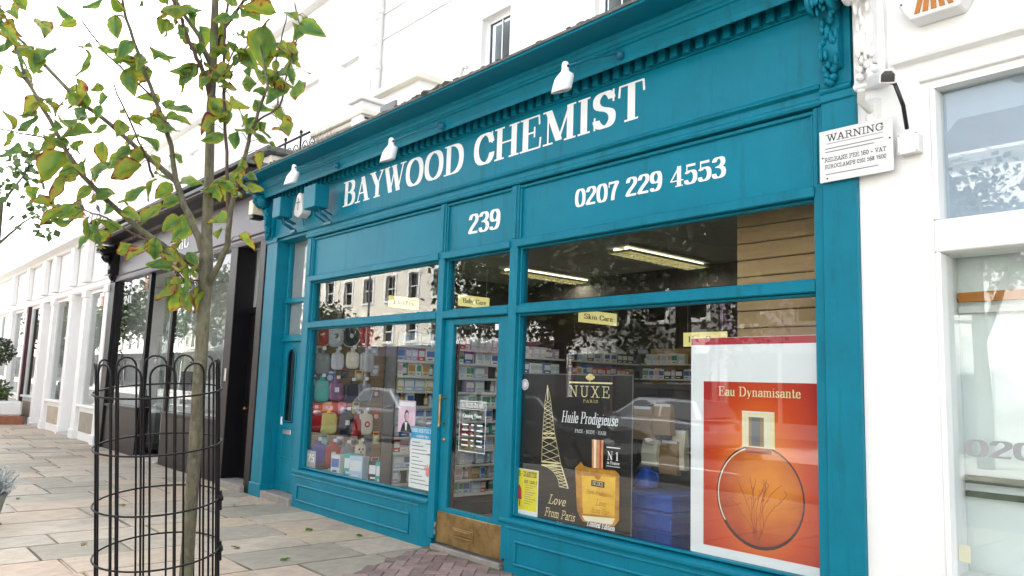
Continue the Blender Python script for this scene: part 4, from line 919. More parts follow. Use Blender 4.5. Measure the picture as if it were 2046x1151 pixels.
s.lines([((cx-.286*math.cos(t), cz+.296*math.sin(t)), (cx-.286*math.cos(t+.08), cz+.296*math.sin(t+.08))) for t in [-.6+k*.08 for k in range(24)]], .008, 'cream', 'bottle_glint')
rl = random.Random(2); sg = []
for k in range(10):
    p = (cx-.02+rl.uniform(-.02, .02), cz-.26); a = rl.uniform(-.5, .5)
    for j in range(6):
        q = (p[0]+math.sin(a)*.06, p[1]+math.cos(a)*.06); sg.append((p, q)); p = q; a += rl.uniform(-.35, .35)
        if j > 2: sg.append((p, (p[0]+rl.uniform(-.03, .03), p[1]+.02)))
s.lines(sg, .003, 'orange_dark', 'herb_sprigs')
s.rect(cx-.09, cx+.09, 1.13, 1.175, 'orange_dark', 'bottle_neck'); s.rect(-2.752, -2.528, 1.165, 1.378, 'gold_pale', 'bottle_cap'); s.rect(-2.735, -2.555, 1.172, 1.362, 'cream', 'cap_shade'); s.rect(-2.705, -2.60, 1.172, 1.35, 'kraft', 'cap_shade'); s.rect(-2.685, -2.625, 1.172, 1.35, 'ink_grey', 'cap_shade'); s.rect(-2.752, -2.528, 1.378, 1.386, 'paper', 'cap_shade')
s.text('Eau Dynamisante', -2.925, 1.475, .06, .57, 'gold_pale', nw=13)
# flu and diabetes sheet
s = Sheet('notice_sheet', -4.885, -4.595, .462, .825, 'paper', 'yellow notice sheet about flu and diabetes', y=.0765)
s.rect(-4.872, -4.605, .50, .818, 'yellow_ink', 'yellow_ground'); s.text('FLU - DIABETES', -4.865, .765, .042, .25, 'ink_black', nw=16, nt_=12); s.text("don t miss it".replace("'", ' '), -4.76, .715, .036, .15, 'ink_black', nw=12, nt_=8, shear=.2)
s.poly([(-4.86, .60), (-4.84, .68), (-4.815, .695), (-4.79, .66), (-4.785, .58), (-4.85, .575)], 'red_ink'); s.rect(-4.845, -4.835, .53, .575, 'ink_black'); s.rect(-4.812, -4.802, .53, .575, 'ink_black')
s.lines([((-4.75, .70-.018*k), (-4.62-.03*(k % 3), .70-.018*k)) for k in range(9)], .004, 'ink_grey')
# flu jab price sheet
s = Sheet('notice_sheet', -6.43, -6.03, .487, 1.07, 'paper', 'white flu jab notice with a blue heading', y=.0815)
s.rect(-6.428, -6.032, .955, 1.068, 'cyan_ink', 'blue_heading'); s.text('FREE NHS FLU JAB', -6.42, 1.015, .036, .38, 'paper', nw=16, nt_=12); s.text('available here', -6.33, .968, .03, .2, 'paper', nw=12, nt_=9)
s.lines([((-6.40, .92-.035*k), (-6.27+.06*((k*5) % 4), .92-.035*k)) for k in range(12)], .007, 'ink_grey'); s.lines([((-6.17, .915), (-6.05, .92)), ((-6.14, .82), (-6.05, .825))], .008, 'ink_grey')
for k in range(5): s.lines([((-6.12, .66), (-6.12+.07*math.cos(.6+k*.5), .66+.07*math.sin(.6+k*.5)))], .016, 'salmon')
s.disc(-6.115, .65, .03, .035, 'salmon')
# pink sheet with dark figure
s = Sheet('notice_sheet', -6.67, -6.37, 1.0, 1.31, 'pink_ink', 'pink sheet with a dark figure above the flu jab notice', y=.0815)
s.rect(-6.65, -6.39, 1.255, 1.295, 'paper'); s.poly([(-6.62, 1.002), (-6.59, 1.08), (-6.54, 1.11), (-6.50, 1.11), (-6.45, 1.07), (-6.42, 1.002)], 'ink_black'); s.disc(-6.52, 1.165, .04, .055, 'ink_black'); s.disc(-6.512, 1.155, .03, .042, 'pinkish'); s.poly([(-6.545, 1.10), (-6.50, 1.10), (-6.51, 1.02), (-6.53, 1.02)], 'paper')
# little price sheet and round sticker
s = Sheet('notice_sheet', -8.58, -8.36, .47, .66, 'curtain', 'small grey price card in the corner of the left window', y=.0815)
s.text('75', -8.56, .53, .09, .17, 'paper', nw=20)
t = empty('round_sticker', (-4.79, .0765, 1.505), 'round pink sticker on the right window by the door', 'sticker')
MB().lathe((0, 0, 0), [(0, 0), (.046, 0), (.046, .001)], 24, axis='y').build('disc', 'paper', t); MB().lathe((0, -.001, 0), [(.026, 0), (.04, 0), (.04, .0005)], 24, axis='y').build('ring', 'pink_ink', t)

# ------------------------------------------------------------------ fittings fixed to the chemist's front
def wall_lamp(mx, mz, hx, hz, hy, label):
    t = empty('wall_lamp', (mx, -.21, mz), label, 'wall lamp', 'swan neck lamps on the cornice')
    d = Vector((hx-mx, hy+.21, hz-mz))
    MB().lathe((0, 0, 0), [(0, -.03), (.03, -.03), (.035, 0), (.035, .02)], 14, axis='y').build('wall_plate', 'teal_metal', t)
    MB().tube([(0, -.02, 0), d*.5 + Vector((0, 0, .02)), d], .0085, 8).build('arm', 'teal_metal', t)
    hd = MB().lathe((d.x, d.y, d.z), [(0, .038), (.018, .034), (.026, .018), (.026, -.018), (.028, -.034), (.060, -.064), (.068, -.085), (.071, -.17), (.070, -.19), (.056, -.178)], 20)
    for v in range(len(hd.v)):
        a = Vector(hd.v[v]) - d
        if a.z < -.05: a = Vector((a.x, a.y - (a.z+.05)*-.25, a.z + a.y*.35))
        hd.v[v] = tuple(a + d)
    hd.build('shade', 'white_paint', t)
    MB().lathe(d + Vector((0, 0, .0)), [(0, .031), (.010, .031), (.010, -.031), (0, -.031)], 10, axis='x').build('pivot', 'ink_black', t)
    return t
wall_lamp(-3.56, 3.89, -3.70, 3.715, -.62, 'white swan neck lamp above the letters of CHEMIST')
wall_lamp(-5.73, 3.87, -6.0, 3.69, -.58, 'white swan neck lamp above the last letters of BAYWOOD')
wall_lamp(-7.73, 3.88, -7.98, 3.82, -.60, 'white swan neck lamp above the two teal boxes')
def security_box(x0, x1, z0, z1, y0, label):
    t = empty('speaker_box', ((x0+x1)/2, 0, z0), label, 'box', 'teal boxes on the fascia')
    part(MB().bbox(x0, x1, y0, -.12, z0, z1, .008), 'casing', T, t)
    br = MB()
    for xx in (x0+.08, x1-.08): br.tube([(xx, -.2, z0), (xx, -.18, z0-.06), (xx, -.07, z0-.11), (xx, -.02, z0-.14)], .012, 6).tube([(xx, -.16, z0), (xx, -.03, z0-.05)], .01, 6)
    br.bbox(x0+.05, x1-.05, -.06, -.03, z0-.16, z0-.12, .004)
    part(br, 'bracket', 'teal_metal', t)
security_box(-9.20, -8.98, 3.47, 3.72, -.29, 'teal box on brackets at the corbel end of the fascia'); security_box(-8.33, -8.04, 3.45, 3.72, -.30, 'teal box on brackets beside the letter B')
t = empty('alarm_box', (-8.80, -.07, 3.52), 'white bell alarm box between the two teal boxes', 'alarm')
MB().exty([(-.12, .02), (-.10, -.03), (.0, -.07), (.10, -.03), (.12, .02), (.05, .22), (0, .25), (-.05, .22)], -.07, .06).build('casing', 'plastic_white', t, bevel=.015)
MB().box(-.008, .008, -.072, -.0705, .02, .17).box(-.05, .05, -.0725, -.0711, .11, .125).build('emblem', 'ink_grey', t)
MB().tube([(0, 0, -.07), (0, .02, -.16)], .012, 6).build('conduit', 'teal_metal', t)
# warning sign, camera, junction box on the right
t = empty('warning_sign', (-1.945, -.04, 2.87), 'white clamping WARNING sign across the teal pilaster edge', 'sign')
part(MB().bbox(-2.145, -1.728, -.062, -.057, 2.715, 3.02, .002), 'plate', 'plastic_white', t)
part(put_text(MB(), 'WARNING', -2.10, 2.952, .043, -.0625, .325, nw=10, nt_=9), 'lettering', 'ink_black', t)
for zz, wd_ in ((2.908, .33), (2.888, .28), (2.757, .30)):       # small print too fine to read
    part(MB().box(-2.11, -2.11+wd_, -.0632, -.0622, zz, zz+.005), 'small_print', 'ink_grey', t)
part(put_text(MB(), 'RELEASE FEE 160 + VAT', -2.115, 2.832, .026, -.0625, .35, nw=12, nt_=11), 'lettering', 'ink_black', t)
part(put_text(MB(), 'EUROCLAMPS 0161 568 7600', -2.115, 2.792, .024, -.0625, .35, nw=12, nt_=11), 'lettering', 'ink_black', t)
part(MB().box(-2.10, -1.78, -.0632, -.0622, 2.938, 2.941), 'rule', 'ink_grey', t)
for a, b in ((-2.125, 2.86), (-1.745, 2.90), (-2.10, 2.735)): part(MB().lathe((a, -.0625, b), [(0, -.002), (.005, -.002), (.005, .001)], 8, axis='y'), 'screw', 'ink_black', t)
t = empty('security_camera', (-1.86, -.02, 3.1), 'white bullet security camera on a bracket above the warning sign', 'camera')
part(MB().extz([(-1.90, -.0), (-1.81, -.0), (-1.83, -.035), (-1.88, -.035)], 3.02, 3.16).tube([(-1.86, -.03, 3.09), (-1.87, -.12, 3.12), (-1.85, -.16, 3.17)], .022, 8), 'bracket', 'plastic_white', t, bevel=.004)
cb = MB(); c0, c1 = Vector((-1.80, -.10, 3.215)), Vector((-1.66, -.27, 3.155)); dd = (c1-c0).normalized(); sd2 = dd.cross(Vector((0, 0, 1))).normalized(); uu = sd2.cross(dd)
vs = [c + sd2*a*.042 + uu*b for c in (c0, c1) for a, b in ((-1, -.03), (1, -.03), (1, .02), (.6, .045), (-.6, .045), (-1, .02))]
cb.add(vs, [(i, (i+1) % 6, (i+1) % 6+6, i+6) for i in range(6)] + [list(range(6)), list(range(6, 12))])
part(cb, 'housing', 'plastic_white', t, bevel=.005)
c2 = c1 + dd*.0015; part(MB().add([c2 + sd2*a*.034 + uu*b for a, b in ((-1, -.022), (1, -.022), (1, .016), (.5, .034), (-.5, .034), (-1, .016))], [list(range(6))]), 'lens', 'lens_dark', t)
part(MB().tube([(-1.70, -.20, 3.165), (-1.645, -.22, 3.13), (-1.635, -.15, 3.03), (-1.655, -.06, 2.93)], .011, 8), 'cable', 'ink_black', t)
t = empty('junction_box', (-1.645, -.03, 2.85), 'white junction box under the camera cable', 'box')
part(MB().bbox(-1.70, -1.60, -.06, -.001, 2.795, 2.90, .004), 'box', 'plastic_white', t); part(MB().bbox(-1.705, -1.595, -.07, -.0605, 2.79, 2.905, .004), 'lid', 'plastic_white', t)
for a in (-1.695, -1.605):
    for b in (2.80, 2.895): part(MB().lathe((a, -.071, b), [(0, -.002), (.004, -.001)], 6, axis='y'), 'screw', 'ink_grey', t)

# ------------------------------------------------------------------ white shop to the right
W = 'white_paint'
rsx = empty('white_shop', (0.5, .1, 0), 'white shopfront right of the chemist with tall pale windows', 'shop')
part(MB().box(-1.944, -1.56, 0.0, .3, -.04, 4.3), 'wall', W, rsx); part(MB().box(-1.559, 3.5, 0.0, .3, 3.14, 4.3), 'wall', W, rsx)
part(MB().box(-1.559, 3.5, 0.0, .3, -.04, .62), 'stall_riser', W, rsx); part(MB().bbox(-1.559, 3.5, -.004, .25, 2.255, 2.425, .006), 'transom_bar', W, rsx)
fr = MB()
for z0, z1 in ((2.426, 3.139), (.621, 2.254)):
    for a, b in ((-1.558, -1.53), (1.0, 1.06)): part(MB().bbox(a, b, -.01, .12, z0, z1, .006), 'window_frame', W, rsx)
for z0, z1 in ((2.426, 3.139), (.621, 2.254)): 
    part(MB().box(-1.53, 1.0, .07, .076, z0, z1), 'window_pane', 'pane_clear', rsx)
part(MB().box(-1.53, 1.0, .10, .11, 2.43, 3.135), 'window_blind', 'blind_sky_tint', rsx)  # added blind; its blue-grey stands in for the sky mirrored in the pane
part(MB().box(-1.56, 3.5, .32, .36, .3, 3.1), 'interior_wall', 'frost', rsx); part(MB().box(-1.56, 3.5, .12, 1.3, 0, .3), 'floor', 'shelf_white', rsx); part(MB().box(-1.6, -1.5601, .31, 1.3, 0, 3.1), 'interior_wall', 'frost', rsx)
part(MB().box(-1.56, 3.5, .31, 1.36, 3.1, 3.13), 'ceiling', 'inner_pale', rsx)
for a, b, m in ((2.02, 2.07, 'plastic_orange'), (1.96, 1.99, 'inner_pale'), (1.07, 1.11, 'foliage_dark'), (1.0, 1.03, 'foliage_dark')): part(MB().box(-1.55, .9, .27, .30, a, b), 'display_rail', m, rsx)
letters('0207', -1.475, 1.22, .085, .064, .42, rsx, m='curtain')
part(MB().box(-1.525, -1.47, .077, .079, .70, .78), 'sticker', 'cream', rsx)
hm = MB().extx([(0.001, 3.30), (-.05, 3.31), (-.06, 3.33), (-.06, 3.35), (-.03, 3.37), (-.03, 3.39), (0.001, 3.40)], -1.73, 3.4)
hm.extx([(0.001, 3.18), (-.025, 3.185), (-.03, 3.2), (-.025, 3.21), (0.001, 3.215)], -1.60, 3.4)
part(hm, 'hood_moulding', W, rsx, bevel=.003)
part(MB().extx([(.1, 4.31), (-.02, 4.1), (-.2, 4.15), (-.35, 4.2), (-.4, 4.3)], -1.7, 3.5), 'cornice', W, rsx)
corbel(-1.945, -1.77, W, rsx, top=4.0, bot=3.22, seed=21)
t = empty('alarm_box', (-1.48, -.02, 3.5), 'white alarm box with orange louvres above the white shop window', 'alarm')
part(MB().exty([(-1.66, 3.60), (-1.60, 3.50), (-1.36, 3.50), (-1.30, 3.60), (-1.36, 3.72), (-1.60, 3.72)], -.12, -.001), 'casing', 'plastic_white', t, bevel=.01)
for k in range(5):
    xx = -1.575 + k*.042; part(MB().exty([(xx, 3.525), (xx+.026, 3.525), (xx+.026+.01*(k-2)*-1, 3.60), (xx+.01*(k-2)*-1, 3.60)], -.126, -.1205), 'louvre', 'plastic_orange', t)
for a in (-1.64, -1.32): part(MB().lathe((a, -.121, 3.60), [(0, -.003), (.006, -.002)], 8, axis='y'), 'screw', 'ink_black', t)

# ------------------------------------------------------------------ black shop to the left
K = 'black_paint'
bs = empty('black_shop', (-13.8, .1, 0), 'black painted clothes shopfront with mannequins in its windows', 'shop')
part(MB().extx([(.2, 4.06), (-.1, 4.06), (-.14, 4.10), (-.36, 4.13), (-.40, 4.16), (-.40, 4.18), (-.43, 4.2), (-.43, 4.25), (.2, 4.32)], -17.6, -9.925), 'cornice', K, bs, bevel=.003)
part(MB().box(-17.6, -9.93, -.43, 3.0, 4.321, 4.37), 'roof', 'lead', bs)
part(MB().box(-17.3, -9.93, .02, .12, 3.47, 4.058), 'fascia_board', 'fascia_grey', bs)
letters('MU', -13.75, 3.60, .24, .016, .62, bs, m='white_letter')
part(MB().extx([(.2, 3.33), (-.02, 3.33), (-.03, 3.36), (-.01, 3.40), (-.01, 3.43), (-.04, 3.45), (.2, 3.468)], -17.3, -9.93), 'architrave', 'fascia_grey', bs, bevel=.003)
for a, b in ((-17.62, -17.25), (-11.12, -10.86), (-10.08, -9.90)): part(MB().bbox(a, b, -.04, .25, -.04, 3.329, .008), 'pilaster', K, bs)
corbel(-17.62, -17.36, K, bs, top=4.06, bot=3.33, seed=31)
for a, b in ((-17.249, -15.1), (-13.72, -11.121)):
    part(MB().bbox(a, b, .0, .2, -.04, .82, .006).bbox(a, b, -.03, .2, .821, .87, .006), 'stall_riser', K, bs)
    for c, d in ((a, a+.05), (b-.06, b)): part(MB().bbox(c, d, .02, .1, .871, 3.328, .005), 'window_frame', K, bs)
    part(MB().box(a+.04, b-.05, .05, .056, .872, 3.328), 'window_pane', 'pane_clear', bs)
    part(MB().box(a, b, .21, 1.8, .78, .83), 'window_platform', 'shelf_white', bs)
ed = MB().bbox(-15.1, -15.04, .02, .1, -.04, 3.328, .005).bbox(-13.79, -13.721, .02, .1, -.04, 3.328, .005)
part(ed, 'entrance_frame', K, bs)
part(MB().box(-15.03, -14.42, .30, .31, .04, 3.2), 'glass_door', 'pane_green', bs); part(MB().box(-14.40, -13.8, .30, .31, .04, 3.2), 'glass_door', 'pane_green', bs)
for xx in (-14.47, -14.36): part(MB().tube([(xx, .24, .35), (xx, .24, 2.7)], .012, 8).tube([(xx, .24, .5), (xx, .3, .5)], .008, 6).tube([(xx, .24, 2.5), (xx, .3, 2.5)], .008, 6), 'door_handle', 'steel', bs)
part(MB().box(-15.03, -13.8, -.02, .6, -.03, .03), 'doorstep', 'concrete', bs)
part(MB().box(-17.5, -11.1, 1.5, 1.55, 0, 3.4), 'interior_wall', 'shelf_white', bs); part(MB().box(-17.5, -11.1, .12, 2.2, 3.335, 3.36), 'ceiling', 'inner_pale', bs); part(MB().box(-17.62, -17.57, .26, 2.2, 0, 3.4), 'interior_wall', 'inner_pale', bs); part(MB().box(-17.5, -11.1, .61, 2.2, -.03, .02), 'floor', 'lino', bs)
letters('241', -16.8, 2.85, .16, .046, .5, bs)
# black side door of the black shop
part(MB().bbox(-10.859, -10.081, .22, .27, .09, 2.38, .006), 'door', K, bs)
for z0, z1 in ((.25, .95), (1.15, 2.2)): part(MB().bbox(-10.72, -10.22, .205, .22, z0, z1, .012), 'door_panel', K, bs)
part(MB().bbox(-10.859, -10.081, .18, .27, 2.381, 2.47, .006), 'transom_bar', K, bs); part(MB().box(-10.859, -10.081, .23, .236, 2.471, 3.328), 'window_pane', 'pane_clear', bs); part(MB().box(-10.86, -10.08, .26, .27, 2.471, 3.328), 'window_blind', 'inner_pale', bs)
part(MB().lathe((-10.74, .2, 1.05), [(0, -.04), (.022, -.035), (.025, -.015), (.012, 0), (.012, .02)], 12, axis='y'), 'door_knob', 'brass', bs); part(MB().bbox(-10.9, -10.04, -.1, .22, -.03, .085, .01), 'doorstep', 'step_stone', bs)
part(MB().bbox(-10.99, -10.93, -.052, -.041, 1.42, 1.6, .003), 'entry_panel', 'steel', bs)
t = empty('floodlight', (-10.06, -.12, 3.80), 'small yellowish lantern box beside the left teal corbel', 'lamp')
part(MB().bbox(-10.14, -10.0, -.22, -.06, 3.66, 3.86, .01), 'casing', 'cream', t); part(MB().bbox(-10.13, -10.01, -.21, -.05, 3.60, 3.659, .01), 'base', 'ink_black', t); part(MB().tube([(-10.07, -.06, 3.75), (-10.07, .02, 3.75)], .02, 8), 'bracket', 'ink_black', t)
# mannequins
def mannequin(x, y, rz, coat, coat2, label, headless=False):
    t = empty('mannequin', (x, y, .83), label, 'mannequin', 'mannequins in the black shop', rz)
    J = dict(pel=(0, 0, .92), waist=(0, 0, 1.08), chest=(0, 0, 1.28), neck=(0, 0, 1.46), head=(0, -.01, 1.56), crown=(0, 0, 1.70), sl=(-.17, 0, 1.40), el=(-.24, .02, 1.13), hl=(-.25, -.05, .86), sr=(.17, 0, 1.40), er=(.25, .02, 1.14), hr=(.22, -.12, .92),
             tl=(-.09, 0, .88), kl=(-.10, -.02, .48), al=(-.11, .02, .08), fl=(-.12, -.12, .03), tr=(.09, 0, .88), kr=(.11, -.04, .48), ar=(.13, 0, .08), fr=(.14, -.14, .03))
    rad = dict(pel=.12, waist=.10, chest=.13, neck=.05, head=.075, crown=.06, sl=.06, el=.042, hl=.028, sr=.06, er=.042, hr=.028, tl=.085, kl=.055, al=.036, fl=.03, tr=.085, kr=.055, ar=.036, fr=.03)
    E_ = 'pel-waist waist-chest chest-neck neck-head head-crown chest-sl sl-el el-hl chest-sr sr-er er-hr pel-tl tl-kl kl-al al-fl pel-tr tr-kr kr-ar ar-fr'.split()
    ks = list(J); me = bpy.data.meshes.new('body'); me.from_pydata([J[k] for k in ks], [tuple(ks.index(q) for q in e.split('-')) for e in E_], []); me.materials.append(MATS['skin_white'])
    o = bpy.data.objects.new('body', me); C.objects.link(o); o.parent = t
    md = o.modifiers.new('skin', 'SKIN'); md.use_smooth_shade = True
    for i, k in enumerate(ks): me.skin_vertices[0].data[i].radius = (rad[k], rad[k]*.85)
    me.skin_vertices[0].data[0].use_root = True
    o.modifiers.new('sub', 'SUBSURF').render_levels = 2
    cm = MB().lathe((0, 0, 0), [(.20, .72), (.185, .9), (.15, 1.07), (.175, 1.25), (.185, 1.36), (.13, 1.44), (.08, 1.47), (.075, 1.52)], 20, sy=.72)
    cm.build('coat', coat, t)
    for s_ in (-1, 1): MB().tube([(s_*.16, 0, 1.40), (s_*.21, .01, 1.27), (s_*.245, .02, 1.13), (s_*.245, -.03, .95)], [.075, .07, .06, .055], 12).build('sleeve', coat, t)
    for s_ in (-1, 1): MB().tube([(s_*.09, 0, .9), (s_*.1, -.02, .5), (s_*.12, .01, .1)], [.1, .08, .065], 12).build('trouser_leg', coat2, t)
    return t
mannequin(-16.1, .75, R(25), 'cloth_grey', 'cloth_grey', 'pale mannequin in a grey coat in the far window of the black shop')
mannequin(-15.55, 1.0, R(10), 'cloth_cream', 'cloth_black', 'pale mannequin in a cream coat behind the grey coated one')
mannequin(-12.6, .85, R(30), 'cloth_black', 'cloth_black', 'mannequin in black clothes in the window by the black door')
mannequin(-11.9, .6, R(20), 'cloth_cream', 'cloth_black', 'pale mannequin in a cream jacket in the window by the black door')
t = empty('handbag', (-16.45, .5, .83), 'dark handbag at the feet of the grey coated mannequin', 'bag')
MB().extx([(-.06, 0), (-.05, .22), (.05, .22), (.06, 0)], -.14, .14).build('bag', 'cloth_black', t, bevel=.015); MB().tube([(-.08, 0, .22), (-.07, 0, .34), (.07, 0, .34), (.08, 0, .22)], .008, 6).build('handle', 'cloth_black', t)

# ------------------------------------------------------------------ white shops further left
def white_row(x1, x0, label, seed, bays_):
    t = empty('white_shop', ((x0+x1)/2, .1, 0), label, 'shop'); 
    part(MB().box(x0, x1, .02, .3, 3.35, 4.6), 'fascia_board', W, t)
    part(MB().extx([(.3, 4.45), (-.06, 4.45), (-.1, 4.5), (-.28, 4.55), (-.3, 4.66), (.3, 4.76)], x0-.05, x1+.02), 'cornice', W, t, bevel=.004)
    part(MB().extx([(.2, 3.3), (-.02, 3.3), (-.05, 3.35), (-.03, 3.4), (-.03, 3.44), (-.06, 3.46), (.2, 3.5)], x0, x1), 'architrave', W, t, bevel=.004)
    part(MB().box(x0, x1, .3, 6, 4.7, 4.75), 'roof', 'lead', t)
    part(MB().box(x0, x1, 2.4, 2.5, 0, 4.1), 'interior_wall', 'shop_cream', t); part(MB().box(x0, x1, .3, 2.4, 0, .05), 'floor', 'inner_pale', t); part(MB().box(x0, x1, .31, 2.4, 3.3, 3.34), 'ceiling', 'inner_pale', t)
    part(MB().box(x0, x0+.05, .31, 2.4, 0, 3.3), 'interior_wall', 'shop_cream', t)
    for k, (a, b, kind) in enumerate(bays_):
        if kind == 'w':
            part(MB().bbox(a, b, .02, .25, -.04, .70, .008).bbox(a-.02, b+.02, -.04, .25, .701, .76, .008), 'stall_riser', W, t)
            part(MB().bbox(a+.18, b-.18, .004, .0205, .18, .6, .006), 'riser_panel', 'stone_slab', t)
            part(MB().bbox(a, a+.06, .03, .12, .761, 3.3, .006).bbox(b-.06, b, .03, .12, .761, 3.3, .006).bbox(a+.061, b-.061, .03, .12, 3.22, 3.3, .006), 'window_frame', W, t)
            part(MB().box(a+.05, b-.05, .07, .076, .762, 3.23), 'window_pane', 'pane_green' if k % 2 == 0 else 'pane_clear', t)
            part(MB().box(a+.2, b-.1, 1.2, 1.24, 1.55, 1.75).box(a+.2, b-.1, 1.2, 1.24, 1.82, 1.86), 'display_rail', 'ink_black', t)
            part(MB().box(a+.3, a+.8, .6, 1.1, .05, 1.0).box(b-.7, b-.3, .5, .9, .05, .85), 'display_plinth', 'shelf_white', t)
        elif kind == 'p':
            part(MB().bbox(a, b, -.05, .3, -.04, 3.3, .008).bbox(a-.02, b+.02, -.08, .28, -.04, .2, .01).bbox(a-.02, b+.02, -.08, .28, 3.15, 3.299, .01), 'pilaster', W, t)
            part(MB().bbox(a-.02, b+.02, -.12, .02, 3.5, 4.45, .02), 'console', W, t)
        elif kind == 'b': part(MB().bbox(a, b, -.06, .2, 0, 3.3, .008), 'post', 'burgundy', t)
        else:
            part(MB().bbox(a, b, .28, .33, 0, 3.3, .006), 'door', W, t); part(MB().bbox(a+.2, b-.2, .27, .28, 1.2, 2.9, .01), 'door_panel', W, t); part(MB().bbox(a+.1, a+.22, .24, .28, 1.5, 1.75, .01), 'entry_panel', 'ink_grey', t); part(MB().bbox(a, b, -.1, .25, -.03, .06, .01), 'doorstep', 'concrete', t)
    return t
white_row(-17.64, -24.6, 'white shopfront with pale green windows beside the black shop', 1, [(-17.95, -17.66, 'p'), (-19.5, -17.96, 'w'), (-19.85, -19.51, 'p'), (-20.9, -19.86, 'd'), (-21.2, -20.91, 'p'), (-22.9, -21.21, 'w'), (-23.2, -22.91, 'p'), (-24.2, -23.21, 'd'), (-24.58, -24.21, 'p')])
white_row(-24.65, -34, 'far white shopfront with a burgundy post', 2, [(-26.3, -24.68, 'w'), (-26.5, -26.31, 'b'), (-26.8, -26.51, 'p'), (-29.0, -26.81, 'w'), (-29.4, -29.01, 'p'), (-31.5, -29.41, 'w'), (-33.9, -31.51, 'w')])
# scrolled end parapet of the white shop
t = empty('parapet_scroll', (-20.4, 0, 4.75), 'white curved parapet block over the white shop cornice', 'parapet')
part(MB().exty([(a-2, b+.56) for a, b in ((-18.9, 4.2), (-17.7, 4.2), (-17.7, 4.9), (-18.0, 4.95), (-18.3, 4.7), (-18.6, 4.45), (-18.9, 4.4))], -.1, .3), 'block', W, t, bevel=.02)
part(MB().bbox(-20.95, -19.65, -.16, .32, 4.68, 4.76, .01), 'ledge', W, t)

# ------------------------------------------------------------------ upper storeys set back behind the shops
def sash(parent, x, y, z0, z1, wd, frame=W, pm='pane_dark', hood=False, rev=.12):
    """sash window standing in a wall facing -Y at plane y"""
    o = part(MB().bbox(x-wd/2-.08, x+wd/2+.08, y-.06, y+.02, z0-.1, z0, .01), 'window_sill', frame, parent)
    f = MB(); a, b = x-wd/2, x+wd/2
    f.box(a, a+.05, y-.02, y+.06, z0, z1).box(b-.05, b, y-.02, y+.06, z0, z1).box(a+.05, b-.05, y-.02, y+.06, z1-.06, z1).box(a+.05, b-.05, y-.02, y+.06, z0, z0+.06).box(a+.05, b-.05, y-.025, y+.05, (z0+z1)/2-.025, (z0+z1)/2+.025)
    f.box(x-.012, x+.012, y-.01, y+.03, z0+.06, (z0+z1)/2-.026).box(x-.012, x+.012, y-.01, y+.03, (z0+z1)/2+.026, z1-.06)
    wf = part(f, 'window', frame, parent); part(MB().box(a+.05, b-.05, y+.0, y+.006, z0+.06, z1-.06), 'pane', pm, wf)
    sr = MB(); s_ = .13
    sr.box(a-s_, a-.001, y-.05, y+.01, z0, z1+s_).box(b+.001, b+s_, y-.05, y+.01, z0, z1+s_).box(a, b, y-.05, y+.01, z1+.001, z1+s_)
    part(sr, 'window_surround', frame, parent)
    if hood: part(MB().extx([(y, z1+.3), (y-.16, z1+.3), (y-.2, z1+.34), (y-.2, z1+.4), (y, z1+.42)], a-.2, b+.2), 'window_hood', frame, parent)
def wall_open(x0, x1, y, z0, z1, holes, d=.3):
    """wall as boxes leaving rectangular holes (all holes of one row share z)"""
    m = MB(); xs = sorted(set([x0, x1] + [h[0] for h in holes] + [h[1] for h in holes])); 
    for a, b in zip(xs[:-1], xs[1:]):
        cuts = sorted((h[2], h[3]) for h in holes if h[0] <= a+1e-6 and h[1] >= b-1e-6); z = z0
        for c0, c1 in cuts: m.box(a, b, y, y+d, z, c0); z = c1
        m.box(a, b, y, y+d, z, z1)
    return m
S_ = 'stucco'
uy = 5.6
up_ = empty('house', (-8, uy, 0), 'white stucco upper house wall rising behind the chemist roof', 'house')
WX, WW, WZ0, WZ1 = -12.15, .95, 7.3, 9.35
holes = [(WX-WW/2, WX+WW/2, WZ0, WZ1)] + [(q-.5, q+.5, 7.3, 9.35) for q in (-8.8, -5.2, -1.4)]
part(wall_open(-17.2, 3.5, uy, 4.13, 13.5, holes), 'wall', S_, up_)
for q in (WX, -8.8, -5.2, -1.4): sash(up_, q, uy+.2, WZ0+.02, WZ1-.02, WW-.04, pm='pane_dark'); part(MB().box(q-.6, q+.6, uy+.5, uy+.55, 7.2, 9.4), 'curtain', 'curtain', up_)
for z in (6.6, 10.2, 10.9): part(MB().bbox(-17.2, 3.5, uy-.04, uy+.0, z, z+.05, .01), 'string_course', S_, up_)
part(MB().extx([(uy+.3, 13.5), (uy-.3, 13.5), (uy-.4, 13.8), (uy+.3, 13.9)], -17.3, 3.5), 'cornice', S_, up_)
part(MB().tube([(-16.75, uy-.08, 4.5), (-16.75, uy-.08, 13.4)], .06, 10).lathe((-16.75, uy-.08, 9.4), [(.06, 0), (.085, .01), (.085, .1), (.06, .11)], 10).lathe((-16.75, uy-.08, 10.9), [(.06, 0), (.085, .01), (.085, .1), (.06, .11)], 10), 'drainpipe', 'inner_pale', up_)
